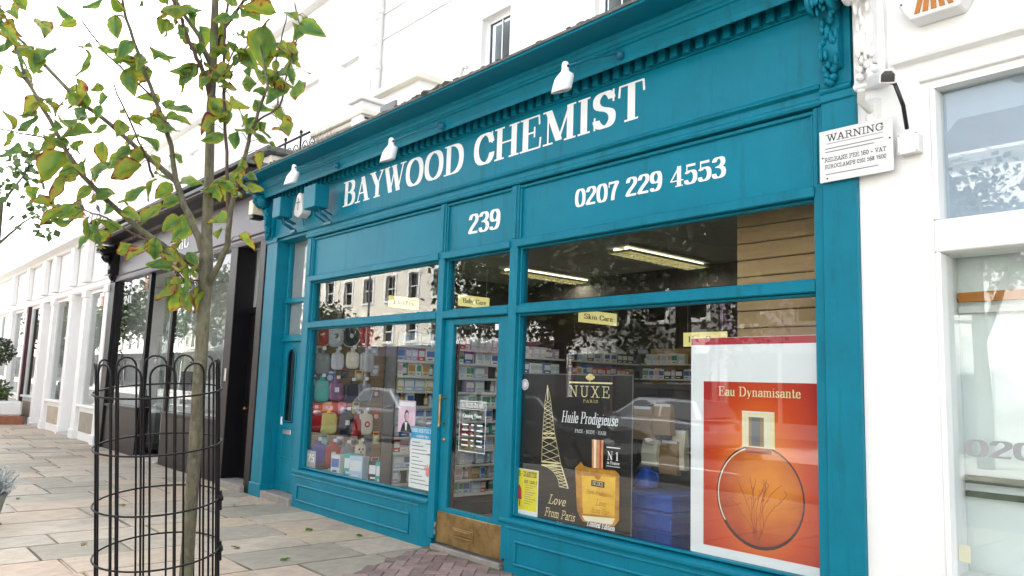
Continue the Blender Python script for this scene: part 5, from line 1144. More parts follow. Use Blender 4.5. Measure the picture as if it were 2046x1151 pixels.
# roof extension behind the black shop
rx = empty('roof_extension', (-12, 2.5, 4.3), 'small white roof room with a stone cornice behind the chemist cornice', 'roof room')
part(MB().box(-12.5, -10.9, 1.9, 5.55, 4.1, 5.75), 'wall', S_, rx)
part(MB().extz([(-12.62, 1.78), (-10.78, 1.78), (-10.78, 5.56), (-12.62, 5.56)], 5.78, 5.88).extz([(-12.56, 1.84), (-10.84, 1.84), (-10.84, 5.56), (-12.56, 5.56)], 5.70, 5.78), 'cornice', 'stucco_cream', rx, bevel=.02)
part(MB().bbox(-11.18, -10.84, 1.80, 2.15, 4.1, 6.02, .01).bbox(-11.24, -10.78, 1.74, 2.21, 6.02, 6.1, .015), 'corner_pier', S_, rx)
part(MB().box(-12.35, -11.35, 1.87, 1.899, 4.6, 5.45), 'window', W, rx); part(MB().box(-12.28, -11.42, 1.855, 1.865, 4.67, 5.38), 'window_pane', 'pane_clear', rx); part(MB().box(-10.899, -10.88, 2.6, 3.3, 4.6, 5.35), 'window', 'pane_dark', rx)
part(MB().box(-13.6, -11.6, 3.4, 5.55, 4.1, 7.05), 'upper_wall', S_, rx); part(MB().extz([(-13.75, 3.25), (-11.5, 3.25), (-11.5, 5.56), (-13.75, 5.56)], 7.05, 7.17), 'upper_coping', 'stucco_cream', rx, bevel=.02)
part(MB().box(-13.45, -12.35, 3.36, 3.399, 5.9, 6.85), 'grey_hoarding', 'ink_grey', rx); part(MB().box(-13.05, -12.75, 3.345, 3.359, 6.2, 6.6), 'notice', 'paper', rx)
part(MB().tube([(-11.7, 4.4, 7.17), (-11.7, 4.4, 7.5), (-11.6, 4.4, 7.62), (-11.5, 4.4, 7.55)], .04, 8), 'vent_pipe', 'inner_pale', rx)
# stone pier and scrolled railing on the black shop roof
t = empty('stone_pier', (-10.6, .35, 4.37), 'weathered dark stone pier on the black shop roof', 'pier')
part(MB().bbox(-10.9, -10.3, .1, .7, 4.36, 4.62, .02), 'shaft', 'stucco_cream', t); part(MB().bbox(-11.0, -10.2, .0, .8, 4.621, 4.72, .02), 'cap', 'lead', t)
rl_ = empty('scroll_railing', (-12, 1.1, 4.7), 'black wrought iron railing with scrolls on the black shop roof', 'railing')
ry = 1.0
part(MB().tube([(-16.9, ry, 5.32), (-11.0, ry, 5.32)], .018, 8).tube([(-16.9, ry, 4.78), (-11.0, ry, 4.78)], .014, 8), 'rail', 'iron', rl_)
k = -16.9
while k < -10.9:
    part(MB().tube([(k, ry, 4.37), (k, ry, 5.36)], .016, 8).blob((k, ry, 5.39), (.03, .03, .035), sub=1), 'baluster', 'iron', rl_)
    if k < -11.2:
        for s_ in (-1, 1):
            cx2 = k + .28 + s_*.11; pts = [(cx2 + s_*(.115-.0045*j)*math.cos(j*.5), ry, 5.05 + .02 + (.16-.006*j)*math.sin(j*.5)) for j in range(22)]
            part(MB().tube(pts, .009, 6), 'scroll', 'iron', rl_)
    k += .56
t = empty('bare_shrub', (-11.7, 1.5, 4.37), 'leafless shrub growing behind the iron railing', 'shrub')
sh = MB(); rr = random.Random(8)
def grow(mb, p, d, ln, r_, dep, rr, spread=.6):
    e = p + d*ln; mb.tube([p, (p+e)/2 + Vector((rr.uniform(-.1, .1), rr.uniform(-.1, .1), 0))*ln*.4, e], [r_, r_*.8, r_*.6], 5)
    if dep:
        for _ in range(rr.choice((2, 3))):
            nd = (d + Vector((rr.uniform(-1, 1), rr.uniform(-1, 1), rr.uniform(-.3, .8)))*spread).normalized(); grow(mb, e, nd, ln*rr.uniform(.6, .85), r_*.6, dep-1, rr, spread)
for _ in range(3): grow(sh, Vector((0, 0, 0)), Vector((rr.uniform(-.3, .3), rr.uniform(-.3, .3), 1)).normalized(), .45, .014, 4, rr)
sh.build('stems', 'twig', t)
# houses of the terrace further left, set back
def terrace(x0, x1, y, top, mats, label, nwin, name='house', hood=True, zrows=((5.0, 7.0), (8.4, 10.2)), low=0, frame=W, pm='paper'):  # panes painted white, standing in for windows washed out by glare
    t = empty(name, ((x0+x1)/2, y, 0), label, 'house'); n = nwin; step = (x1-x0)/n; hs = []
    for i in range(n):
        xc = x0 + step*(i+.5)
        for z0, z1 in zrows: hs.append((xc-.5, xc+.5, z0, z1))
    part(wall_open(x0, x1, y, low, top, hs), 'wall', mats, t)
    for i in range(n):
        xc = x0 + step*(i+.5)
        for j, (z0, z1) in enumerate(zrows): sash(t, xc, y+.16, z0+.01, z1-.01, .98, frame=frame, hood=hood and j == 0, pm=pm)
    part(MB().box(x0+.01, x1-.01, y+.5, y+.55, low, top-.1), 'inner_wall', 'paper', t)
    part(MB().extx([(y+.3, top), (y-.25, top), (y-.4, top+.2), (y-.4, top+.3), (y+.3, top+.35)], x0, x1), 'cornice', mats, t)
    part(MB().bbox(x0, x1, y-.05, y+.3, zrows[0][0]-.5, zrows[0][0]-.4, .01), 'string_course', mats, t)
    return t
terrace(-26.5, -17.3, uy, 12.5, S_, 'pale stucco house with hooded windows above the black shop', 4, low=4.2)
terrace(-40, -26.6, uy, 11.2, S_, 'pale stucco house above the far white shops', 5, low=4.2)
# flag poles
for i, (a, b, c, lab) in enumerate(((-17.75, -.35, 5.0, 'red white and blue flag on a short pole, upper of two'), (-18.6, -.35, 4.75, 'red white and blue flag on a short pole, lower of two'))):
    t = empty('flag', (a, b, c), lab, 'flag', 'flags over the white shop')
    MB().tube([(0, .35, .0), (0, -.25, .55)], .012, 6).build('pole', 'white_paint', t)
    fl = MB(); n_ = 8; colr = [0, 1, 2, 1, 0, 1, 2, 1]
    for k in range(n_):
        z0, z1 = .55 - .07*k, .55 - .07*(k+1)
        for j in range(6):
            u0, u1 = j*.08, (j+1)*.08
            w0, w1 = .03*math.sin(u0*18), .03*math.sin(u1*18); mi = 1 if (k == 3 or j == 2) else (2 if (k+j) % 4 == 0 else 0 if (k + j) % 3 else 3)
            fl.add([(u0+w0*.2, -.25+w0+.02*k, z0-u0*.7), (u1+w1*.2, -.25+w1+.02*k, z0-u1*.7), (u1+w1*.2, -.25+w1+.02*(k+1), z1-u1*.7), (u0+w0*.2, -.25+w0+.02*(k+1), z1-u0*.7)], [(0, 1, 2, 3)], mi, True)
    fl.build('cloth', ['rub_navy', 'red_ink', 'paper', 'paper'], t)

# ------------------------------------------------------------------ young street tree and its guard
def leaf_mesh(seed):
    r_ = random.Random(seed); nu, nv = 9, 4; vs = []; rim = []; fs = []
    curl = r_.uniform(-.6, 1.3); fold = r_.uniform(.15, .75); tw = r_.uniform(-.9, .9); wd = r_.uniform(.30, .40)
    for i in range(nu+1):
        t = i/nu; hw = wd*(math.sin(math.pi*min(1, t**.75))**.8)*(1-.25*t) + (.004 if i in (0, nu) else 0)
        for j in range(-nv, nv+1):
            s_ = j/nv; x_ = s_*hw*(1 + (.05*math.sin(t*26+j) if abs(j) == nv else 0)); z_ = fold*abs(x_) - curl*.5*(t**2) + .05*math.sin(t*9+s_*4+seed)
            a = tw*t; vs.append((x_*math.cos(a)-z_*math.sin(a), t, x_*math.sin(a)+z_*math.cos(a)))
            rim.append((max(abs(s_)**3, t**5)*r_.uniform(.2, .5) if abs(j) > 1 or t > .8 else 0) + (r_.uniform(0, .25) if r_.random() < .12 else 0) - (.1 if j == 0 else 0))
    W_ = 2*nv+1
    for i in range(nu):
        for j in range(2*nv): fs.append((i*W_+j, i*W_+j+1, (i+1)*W_+j+1, (i+1)*W_+j))
    me = bpy.data.meshes.new('leaf'); me.from_pydata(vs, [], fs); me.materials.append(MATS['leaf'])
    at_ = me.attributes.new('rim', 'FLOAT', 'POINT'); at_.data.foreach_set('value', rim)
    me.polygons.foreach_set('use_smooth', [True]*len(fs)); return me
LEAVES = [leaf_mesh(k) for k in range(14)]
rt_ = random.Random(17)
T0 = 3.2
base = at(318, 712, T0); GX, GY = base.x, base.y
tree = empty('street_tree', (GX+.05, GY+.1, 0), 'slender young street tree with browning green leaves inside the iron guard', 'tree')
def W3(lst): return [at(a, b, d) for a, b, d in lst]
trunk = [(368, 1260, 3.2, 23), (372, 1151, 3.2, 21), (382, 1000, 3.2, 20), (392, 850, 3.2, 19.5), (402, 700, 3.2, 18.5), (408, 600, 3.2, 18), (412, 530, 3.2, 21), (414, 470, 3.2, 17), (418, 350, 3.2, 14), (420, 250, 3.2, 13), (424, 150, 3.2, 12.5), (428, 60, 3.2, 11), (432, -60, 3.2, 9), (440, -220, 3.2, 7), (446, -420, 3.2, 4)]
tp3 = [at(a, b, d) for a, b, d, _ in trunk]; trd = [r_*.66*T0/FPX for *_, r_ in trunk]
g0 = Vector((tp3[0].x - .01, tp3[0].y, 0.0)); g1 = (tp3[0]+g0)/2
tk = MB().tube([g0 - Vector((0, 0, .03)), g0 + Vector((0, 0, .05)), g1] + tp3, [.052, .046, .042] + trd, 16)
for i, v in enumerate(tk.v):   # knots and swellings
    n_ = math.sin(v[2]*31)*math.sin(v[0]*90+v[2]*17)*.0022; tk.v[i] = (v[0]+n_, v[1]+n_, v[2])
part(tk, 'trunk', 'bark', tree)
br = {
 'A': [(408, 545, 3.2, 12), (350, 505, 3.15, 9), (282, 463, 3.1, 8), (217, 403, 3.05, 7.5), (166, 353, 3.0, 6.5), (121, 282, 2.97, 5.5), (86, 217, 2.95, 5), (48, 146, 2.92, 4), (25, 75, 2.9, 3), (-10, 30, 2.9, 2.5), (-60, -60, 2.9, 1.5)],
 'B': [(412, 510, 3.2, 12), (390, 462, 3.22, 9.5), (370, 413, 3.25, 9), (353, 363, 3.28, 9), (282, 302, 3.34, 7.5), (217, 247, 3.38, 6.5), (151, 196, 3.4, 6), (81, 121, 3.42, 5), (30, 70, 3.44, 4), (0, 20, 3.45, 3), (-50, -80, 3.45, 2)],
 'C': [(352, 365, 3.28, 8), (345, 310, 3.25, 7), (330, 250, 3.22, 6.5), (312, 201, 3.2, 6), (277, 111, 3.16, 5), (252, 35, 3.13, 4), (235, -40, 3.1, 3), (225, -110, 3.1, 2)],
 'D': [(423, 130, 3.2, 9), (400, 75, 3.25, 7), (355, 10, 3.3, 5), (320, -60, 3.3, 3)],
 'D2': [(420, 195, 3.2, 8), (400, 130, 3.14, 6), (380, 85, 3.1, 5.5), (362, 40, 3.08, 5), (343, -5, 3.05, 4), (330, -70, 3.05, 2)],
 'E': [(414, 575, 3.2, 10), (436, 530, 3.15, 8), (453, 490, 3.1, 8), (463, 418, 3.06, 7), (478, 352, 3.03, 6), (495, 285, 3.0, 5), (508, 247, 2.98, 4.5), (536, 172, 2.97, 3.5), (524, 110, 2.96, 2.5), (522, 60, 2.95, 2)],
 'F': [(459, 440, 3.07, 5), (454, 340, 3.1, 4.5), (448, 227, 3.13, 4.5), (449, 100, 3.15, 4), (456, 0, 3.17, 3.5), (462, -120, 3.2, 2)],
 'G': [(428, 120, 3.2, 7), (448, 55, 3.25, 5.5), (490, 0, 3.3, 4), (540, -60, 3.32, 2.5)],
 'H': [(304, 193, 3.19, 3), (255, 150, 3.22, 2.8), (212, 106, 3.25, 2.5), (166, 45, 3.27, 2)],
 'I': [(307, 355, 3.32, 3.5), (290, 310, 3.3, 3), (272, 267, 3.28, 3), (242, 201, 3.26, 2.5), (227, 166, 3.25, 1.8)],
 'J': [(395, 560, 3.2, 3), (375, 565, 3.12, 2.5), (352, 545, 3.1, 2.5), (355, 520, 3.08, 2), (290, 480, 3.05, 2.5), (213, 437, 3.0, 2.2), (170, 420, 2.98, 1.5)],
 'K': [(121, 282, 2.97, 2.5), (60, 270, 2.95, 2), (0, 258, 2.94, 1.6)],
 'L': [(86, 217, 2.95, 2.5), (40, 145, 2.93, 2), (5, 125, 2.92, 1.4)],
 'M': [(508, 247, 2.98, 3), (560, 215, 2.95, 2.4), (575, 140, 2.95, 2), (600, 60, 2.95, 1.6), (580, -20, 2.95, 1.6)],
 'N': [(555, 210, 2.95, 2), (553, 120, 2.97, 1.8), (572, 40, 3.0, 1.5)],
 'O': [(448, 150, 3.14, 2), (470, 90, 3.12, 1.6), (463, 30, 3.1, 1.4)],
 'P': [(450, 180, 3.14, 2), (470, 130, 3.12, 1.6), (512, 60, 3.1, 1.4)]}
samples = []
for k, l_ in br.items():
    pts = [at(a, b, d) for a, b, d, _ in l_]
    # gentle wander so that twigs are not ruler straight
    fine = []; fr_ = []
    for i in range(len(pts)-1):
        for q in range(3):
            t = q/3; p = pts[i].lerp(pts[i+1], t); fine.append(p + (Vector((rt_.uniform(-1, 1), rt_.uniform(-1, 1), rt_.uniform(-1, 1)))*.004 if (i or q) else Vector())); fr_.append((l_[i][3]*(1-t) + l_[i+1][3]*t)*3.1/FPX*.74)
    fine.append(pts[-1]); fr_.append(l_[-1][3]*3.1/FPX*.8)
    part(MB().tube(fine, fr_, 9), 'branch', 'bark' if k in 'ABCDE' else 'twig', tree)
    samples += [(p, l_[min(len(l_)-1, i//3)]) for i, p in enumerate(fine) if i > 1]
LV = [(x_/1.985, y_/1.985, s_/1.985) for x_, y_, s_ in ((175, 105, 95), (270, 95, 50), (80, 10, 70), (10, 190, 40), (345, 190, 55), (350, 250, 80), (440, 190, 100), (485, 220, 70), (370, 15, 70), (470, 30, 80), (560, 15, 40), (650, 110, 70), (640, 235, 110), (740, 285, 90), (720, 130, 50), (310, 395, 60), (385, 350, 50), (415, 395, 90), (390, 445, 50), (395, 510, 50), (140, 430, 60), (135, 520, 40), (545, 465, 45), (520, 550, 70), (600, 560, 70), (310, 535, 110), (270, 500, 80), (650, 500, 80), (670, 415, 60), (30, 550, 70), (40, 600, 90), (200, 590, 80), (210, 665, 120), (320, 650, 80), (310, 590, 60), (410, 605, 80), (400, 665, 110), (500, 680, 100), (490, 610, 70), (550, 630, 80), (620, 640, 70), (700, 625, 90), (230, 755, 110), (330, 765, 70), (130, 765, 50), (170, 810, 70), (200, 860, 90), (240, 880, 70), (300, 840, 90), (420, 770, 80), (490, 810, 70), (540, 770, 80), (600, 840, 90), (520, 850, 60), (590, 740, 70), (650, 760, 80), (680, 800, 60), (640, 700, 60), (770, 740, 100), (850, 750, 90), (430, 830, 60), (350, 920, 90), (390, 930, 90), (330, 960, 50), (450, 900, 70), (500, 990, 80), (540, 1000, 70), (600, 990, 80), (700, 1020, 80), (690, 980, 60), (720, 910, 100), (680, 890, 70), (870, 930, 60), (985, 960, 70), (960, 140, 50), (1005, 50, 70), (880, 75, 50), (260, 840, 80), (380, 880, 70), (560, 900, 60), (370, 790, 60), (270, 690, 70), (460, 640, 60))]
LV += [(300+x_/3.835, y_/3.835, s_/3.835) for x_, y_, s_ in ((85, 420, 170), (110, 220, 130), (280, 540, 150), (150, 800, 110), (260, 850, 220), (380, 410, 180), (480, 500, 130), (510, 590, 120), (520, 820, 160), (690, 780, 140), (480, 900, 200), (410, 980, 110), (480, 1060, 160), (660, 1080, 120), (770, 640, 170), (760, 470, 200), (870, 370, 230), (860, 220, 180), (840, 90, 220), (890, 30, 120), (1080, 140, 130), (1200, 130, 120), (1130, 240, 150), (1030, 330, 120), (1040, 400, 130), (930, 580, 150), (970, 720, 190), (1120, 680, 200), (870, 840, 180), (760, 940, 120), (870, 1050, 170), (1030, 990, 180), (1130, 500, 60), (1220, 560, 40), (700, 280, 100), (250, 260, 90), (340, 370, 100), (940, 1110, 60), (180, 175, 70))]
LV += [(345, 595, 58), (353, 568, 40), (338, 578, 40)]
for _ in range(185):
    q = rt_.choice([p for p in samples if p[1][3] < 7])[1]; LV.append((q[0]+rt_.uniform(-35, 35), q[1]+rt_.uniform(-25, 40), rt_.uniform(20, 44)))
for _ in range(46):                                             # the crown goes on above the frame
    LV.append((rt_.uniform(-80, 640), rt_.uniform(-430, -30), rt_.uniform(30, 52)))
tw = MB()
for x_, y_, s_ in LV:
    p0 = at(x_, y_, 3.1)
    best = min(samples, key=lambda q: (q[0]-at(x_, y_, (q[0]-CAMP).dot(fw))).length)
    dep = (best[0]-CAMP).dot(fw) + rt_.uniform(-.10, .08); c = at(x_, y_, dep); L_ = s_*dep/FPX*rt_.uniform(1.05, 1.48)
    out = (c - best[0]); out = out.normalized() if out.length > 1e-4 else Vector((1, 0, 0))
    d = (out*.7 + Vector((rt_.uniform(-.7, .7), rt_.uniform(-.7, .7), rt_.uniform(-.9, .15)))).normalized()
    b0 = c - d*L_*.5
    face = Vector((rt_.uniform(-.9, .9)+.45, rt_.uniform(-.9, .9)-.35, rt_.uniform(-.6, .9)))*(1 if rt_.random() < .6 else -1)
    side = d.cross(face).normalized(); nrm = side.cross(d)
    o = bpy.data.objects.new('leaf', rt_.choice(LEAVES)); C.objects.link(o); o.parent = tree
    o.matrix_world = Matrix.Identity(4)
    mw = Matrix((side, d, nrm)).transposed().to_4x4(); mw.translation = b0 - tree.location
    o.matrix_basis = mw @ Matrix.Scale(L_, 4)
    mid = (best[0]+b0)/2 + Vector((0, 0, .012)); tw.tube([best[0], mid, b0 + d*L_*.06], [.0017, .0014, .001], 5)
o = part(tw, 'twigs', 'twig', tree); o['kind'] = 'stuff'

TOPX, TOPY = GX, GY
gb_ = min((at(314, 712+5*k, T0) for k in range(40, 200)), key=lambda p: abs(p.z)); GX, GY = gb_.x, gb_.y
gd = empty('tree_guard', (GX, GY, 0), 'black iron hooped tree guard round the young tree', 'tree guard')
RG = .234; N = 12; zt = 1.566
for k in range(N):
    a = 2*math.pi*(k+.35)/N; h = .37*2*math.pi/N; pts = []
    P_ = lambda th, z: (GX + RG*math.cos(th), GY + RG*math.sin(th), z)
    pts += [P_(a-h, -.03), P_(a-h, .6), P_(a-h, 1.2), P_(a-h, zt-RG*h)]
    for j in range(1, 10): f = math.pi*j/10; pts.append(P_(a-h*math.cos(f), zt-RG*h + RG*h*math.sin(f)))
    pts += [P_(a+h, zt-RG*h), P_(a+h, 1.2), P_(a+h, .6), P_(a+h, -.03)]
    part(MB().tube(pts, .0043, 8), 'hoop_bar', 'iron', gd)
for z in (1.44, 1.22, .99, .78, .55, .31, .08):
    part(MB().tube([(GX+(RG+.009)*math.cos(t*math.pi/24), GY+(RG+.009)*math.sin(t*math.pi/24), z) for t in range(49)], .0040, 8), 'ring', 'iron', gd)
for z in (.99, .78): part(MB().blob((GX+(RG+.012)*math.cos(R(20)), GY+(RG+.012)*math.sin(R(20)), z), (.014, .014, .02), sub=1).tube([(GX+(RG+.012)*math.cos(R(20)), GY+(RG+.012)*math.sin(R(20)), z-.05), (GX+(RG+.012)*math.cos(R(20)), GY+(RG+.012)*math.sin(R(20)), z+.03)], .006, 6), 'clasp', 'iron', gd)
gd.rotation_euler = (Vector((TOPX-GX, TOPY-GY, zt))).to_track_quat('Z', 'Y').to_euler()
MB_soil = tag(MB().lathe((GX, GY, 0), [(0, .014), (.2, .012), (.3, .004), (.33, -.01)], 28).build('tree_pit', 'mortar'), 'earth patch at the foot of the young tree', 'tree pit')

# generic leafy tree for the street (crown of many small leaf faces)
def leafy(name, loc, h, crown_r, crown_z, n, label, m, trunk_r, leaf=.07, sparse=False, group=None, seed=1, bm='bark_dark', flat=.8):
    rr = random.Random(seed); t = empty(name, loc, label, 'tree', group)
    tk = MB().tube([(0, 0, -.1), (.02, 0, h*.2), (-.03, .03, h*.45), (0, 0, crown_z)], [trunk_r*1.2, trunk_r, trunk_r*.85, trunk_r*.6], 12); ends = []
    tk.build('trunk', bm, t); lb = MB()
    for k in range(9 if not sparse else 7):
        a = rr.uniform(0, 6.28); st = Vector((0, 0, rr.uniform(h*.38, crown_z))); e = Vector((math.cos(a)*crown_r*rr.uniform(.5, .9), math.sin(a)*crown_r*rr.uniform(.5, .9), crown_z + rr.uniform(-.2, .9)*crown_r*flat))
        mid = st.lerp(e, .5) + Vector((rr.uniform(-.2, .2), rr.uniform(-.2, .2), .15))*crown_r*.4
        lb.tube([st, mid, e], [trunk_r*.45, trunk_r*.25, trunk_r*.08], 7); ends += [mid, e, mid.lerp(e, .5)]
        for _ in range(3):
            e2 = mid.lerp(e, rr.uniform(0, 1)) + Vector((rr.uniform(-1, 1), rr.uniform(-1, 1), rr.uniform(-.6, 1)))*crown_r*.35; lb.tube([mid.lerp(e, .3), e2], [trunk_r*.1, trunk_r*.04], 5); ends.append(e2)
    lb.build('limbs', bm, t); cr = MB()
    cl = ends + [Vector((rr.gauss(0, .4)*crown_r, rr.gauss(0, .4)*crown_r, crown_z + rr.gauss(.3, .4)*crown_r*flat)) for _ in range(22 if not sparse else 0)]
    for i in range(n):
        c = rr.choice(cl); p = c + Vector((rr.gauss(0, 1), rr.gauss(0, 1), rr.gauss(0, .8)))*crown_r*(.15 if not sparse else .1)
        d = Vector((rr.uniform(-1, 1), rr.uniform(-1, 1), rr.uniform(-1, .4))).normalized(); s_ = d.cross(Vector((rr.uniform(-1, 1), rr.uniform(-1, 1), rr.uniform(-1, 1)))).normalized(); l_ = leaf*rr.uniform(.7, 1.3)
        cr.add([p, p + d*l_*.5 + s_*l_*.35, p + d*l_, p + d*l_*.5 - s_*l_*.35], [(0, 1, 2, 3)])
    o = cr.build('crown', m, t); return t
leafy('street_tree', (-9.3, -3.12, 0), 4.4, .75, 3.2, 420, 'sparse young street tree beyond the iron guard', 'foliage', .035, .10, True, seed=5, bm='bark')

# planters at the left
t = empty('planter', (-25.6, -.75, 0), 'white stone planter with a clipped ball tree by the far shop', 'planter')
MB().bbox(-.9, .9, -.6, .6, -.02, .22, .02).build('base', 'brick_red', t); MB().bbox(-.85, .85, -.55, .55, .22, .62, .05).build('trough', 'stucco', t)
for k in range(5): MB().blob((-.7+.36*k, -.52, .68), (.22, .16, .17), sub=2, jit=.06).build('stone', 'stucco', t)
MB().tube([(.0, 0, .6), (.02, 0, 1.75)], .03, 8).build('stem', 'bark_dark', t)
def bush(mb, c, r_, n, rr, leaf, shell=.75):
    for i in range(n):
        d = Vector((rr.gauss(0, 1), rr.gauss(0, 1), rr.gauss(0, 1))).normalized(); p = Vector(c) + d*r_*rr.uniform(shell, 1.03)
        u = (d + Vector((rr.uniform(-1, 1), rr.uniform(-1, 1), rr.uniform(-1, 1)))).normalized(); s_ = u.cross(d).normalized() if u.cross(d).length > .01 else Vector((1, 0, 0)); l_ = leaf*rr.uniform(.7, 1.4)
        mb.add([p, p+u*l_*.5+s_*l_*.3, p+u*l_, p+u*l_*.5-s_*l_*.3], [(0, 1, 2, 3)])
rr = random.Random(4); bb = MB(); bush(bb, (0, 0, 1.95), .36, 1300, rr, .07, .6); bb.build('ball_crown', 'foliage_dark', t)
b2 = MB(); bush(b2, (.3, -.1, .85), .38, 600, rr, .12, .3); bush(b2, (-.4, -.1, .8), .3, 400, rr, .12, .3); b2.build('greenery', 'foliage', t)
t = empty('lavender_plant', (-9.0, -3.10, 0), 'silvery leafed plant in a low pot at the pavement edge', 'plant')
MB().lathe((0, 0, 0), [(0, 0), (.2, 0), (.26, .28), (.28, .3), (.24, .3), (.22, .26), (0, .25)], 22).build('pot', 'stucco_grey', t)
b3 = MB(); rr = random.Random(9)
for i in range(700):
    a = rr.uniform(0, 6.28); r_ = rr.random()**.5*.2; d = Vector((math.cos(a)*rr.uniform(.2, 1.1), math.sin(a)*rr.uniform(.2, 1.1), rr.uniform(.2, 1))).normalized(); p = Vector((math.cos(a)*r_, math.sin(a)*r_, .27)); q = p + d*rr.uniform(.12, .34); s_ = d.cross(Vector((0, 0, 1))).normalized()*.006
    b3.add([p-s_, p+s_, q+s_*.5, q-s_*.5], [(0, 1, 2, 3)])
    l_ = q - d*rr.uniform(0, .12); e_ = Vector((rr.uniform(-1, 1), rr.uniform(-1, 1), rr.uniform(-.5, 1)))*.035; b3.add([l_, l_+e_+s_*2, l_+e_*1.6, l_+e_-s_*2], [(0, 1, 2, 3)])
b3.build('sprigs', 'foliage_silver', t)
# fallen leaves and litter
for i, (px, py, m, lab) in enumerate(((712, 1071, 'leaf', 'yellowed fallen leaf by the left stall riser'), (478, 1096, 'leaf', 'small fallen leaf on a grey slab'), (40, 995, 'leaf', 'fallen leaf far along the pavement'), (610, 1060, 'leaf', 'fallen leaf near the side doorstep'), (250, 1010, 'leaf', 'fallen leaf behind the tree guard'), (470, 1010, 'leaf', 'fallen leaf by the black door'), (560, 1120, 'leaf', 'fallen leaf on the pink slab near the stall riser'), (120, 935, 'leaf', 'fallen leaf before the white shop'), (170, 1085, 'leaf', 'fallen leaf beside the tree guard'))):
    v = ray(px, py); k = -(CAMH-.006)/v.z; p = CAMP + v*k
    o = inst('fallen_leaf', LEAVES[i*3 % 14], None, (p.x, p.y, .008), (R(4), R(6), i*2.1), (.09, .09, .06)); tag(o, lab, 'leaf', 'fallen leaves')

# ------------------------------------------------------------------ across the street (seen in the glass)
def opp(x0, x1, top, mats, label, nwin, zrows, roof=False, shop_=None, fas='inner_pale', chim=True):
    """house across the street: built facing -Y about its own origin, turned to face the shops"""
    wd = x1-x0; t = empty('house', ((x0+x1)/2, -20.2, 0), label, 'house', rz=math.pi)
    old = t.location.copy(); step = wd/nwin; hs = []
    m = []
    def P(mb, nm, mt, par=None): o = mb.build(nm, mt, par or t); return o
    for i in range(nwin):
        xc = -wd/2 + step*(i+.5)
        for z0, z1 in zrows: hs.append((xc-.5, xc+.5, z0, z1))
    P(wall_open(-wd/2, wd/2, 0, -.1, top, hs), 'wall', mats)
    P(MB().box(-wd/2, wd/2, .5, 6, -.1, top-.1), 'inner_wall', 'ink_grey')
    for i in range(nwin):
        xc = -wd/2 + step*(i+.5)
        for j, (z0, z1) in enumerate(zrows):
            a, b = xc-.5, xc+.5; f = MB(); y = .14
            f.box(a, a+.06, y-.02, y+.06, z0, z1).box(b-.06, b, y-.02, y+.06, z0, z1).box(a+.06, b-.06, y-.02, y+.06, z1-.06, z1).box(a+.06, b-.06, y-.02, y+.06, z0, z0+.06).box(a+.06, b-.06, y-.02, y+.05, (z0+z1)/2-.03, (z0+z1)/2+.03)
            wf = P(f, 'window', W); P(MB().box(a+.06, b-.06, y, y+.006, z0+.06, z1-.06), 'pane', 'pane_dark', wf)
            P(MB().box(a-.16, a, -.05, .02, z0-.12, z1+.14).box(b, b+.16, -.05, .02, z0-.12, z1+.14).box(a, b, -.05, .02, z1, z1+.14).box(a, b, -.09, .02, z0-.12, z0), 'window_surround', W)
            if j == 0: P(MB().box(a-.25, b+.25, -.16, 0, z1+.3, z1+.4), 'window_hood', W)
    P(MB().extx([(.3, top), (-.2, top), (-.35, top+.2), (-.35, top+.3), (.3, top+.35)], -wd/2, wd/2), 'cornice', mats)
    if roof:
        P(MB().extx([(.3, top+.3), (3.5, top+2.6), (6.5, top+.3)], -wd/2, wd/2), 'roof', 'roof_slate')
    if chim: ch = P(MB().box(wd/2-1.6, wd/2-.4, 1.2, 1.9, top+.3, top+2.3).box(wd/2-1.65, wd/2-.35, 1.15, 1.95, top+2.301, top+2.42), 'chimney', 'brick_red')
    for k in range(3 if chim else 0): P(MB().lathe((wd/2-1.4+.4*k, 1.55, top+2.42), [(.12, 0), (.1, .4), (.13, .42), (.13, .5)], 10), 'chimney_pot', 'brick_red', ch)
    if shop_:
        sg, bc = shop_
        P(MB().box(-wd/2+.2, wd/2-.2, -.25, -.01, 2.9, 3.5), 'shop_fascia', fas); 0 if not sg else P(put_text(MB(), sg, -wd*.3, 3.05, .32, -.256, wd*.6), 'lettering', 'ink_grey')
        P(MB().box(-wd/2+.4, wd/2-.4, -.06, -.01, .5, 2.85), 'shop_glass', 'pane_dark')
        for k in range(4): xx = -wd/2+.3+k*(wd-.7)/3; P(MB().box(xx, xx+.12, -.14, -.01, 0, 2.88), 'shop_post', bc)
        P(MB().box(-wd/2+.2, wd/2-.2, -.16, -.061, 0, .5), 'stall_riser', bc)
    else:
        for k in range(nwin):
            xx = -wd/2 + step*(k+.5)
            d = P(MB().box(xx-.5, xx+.5, -.04, -.005, 0, 2.2), 'door', 'rub_navy' if k % 2 else 'black_paint'); P(MB().box(xx-.62, xx-.501, -.1, -.005, 0, 2.4).box(xx+.501, xx+.62, -.1, -.005, 0, 2.4).box(xx-.5, xx+.5, -.1, -.005, 2.25, 2.5), 'door_case', W)
    return t
opp(-16.5, -9.5, 7.2, 'stucco_lilac', 'lilac painted house across the street with a brick chimney', 3, ((3.9, 5.6),), True, ('', 'white_paint'))
opp(-24.3, -16.6, 8.6, 'stucco_grey', 'grey stucco house across the street with a pale shop fascia', 4, ((4.2, 6.0), (6.9, 8.1)), False, ('HOMESTYLE', 'burgundy'))
opp(-33.0, -24.4, 9.8, 'stucco', 'white stucco house across the street', 4, ((4.2, 6.0), (6.9, 8.4)), False, ('', 'black_paint'), 'burgundy')
opp(-45.5, -33.1, 8.4, 'stucco_cream', 'cream stucco house across the street with small upper windows', 5, ((3.75, 5.0), (6.2, 7.7)), False, ('', 'rub_navy'), 'rub_navy')
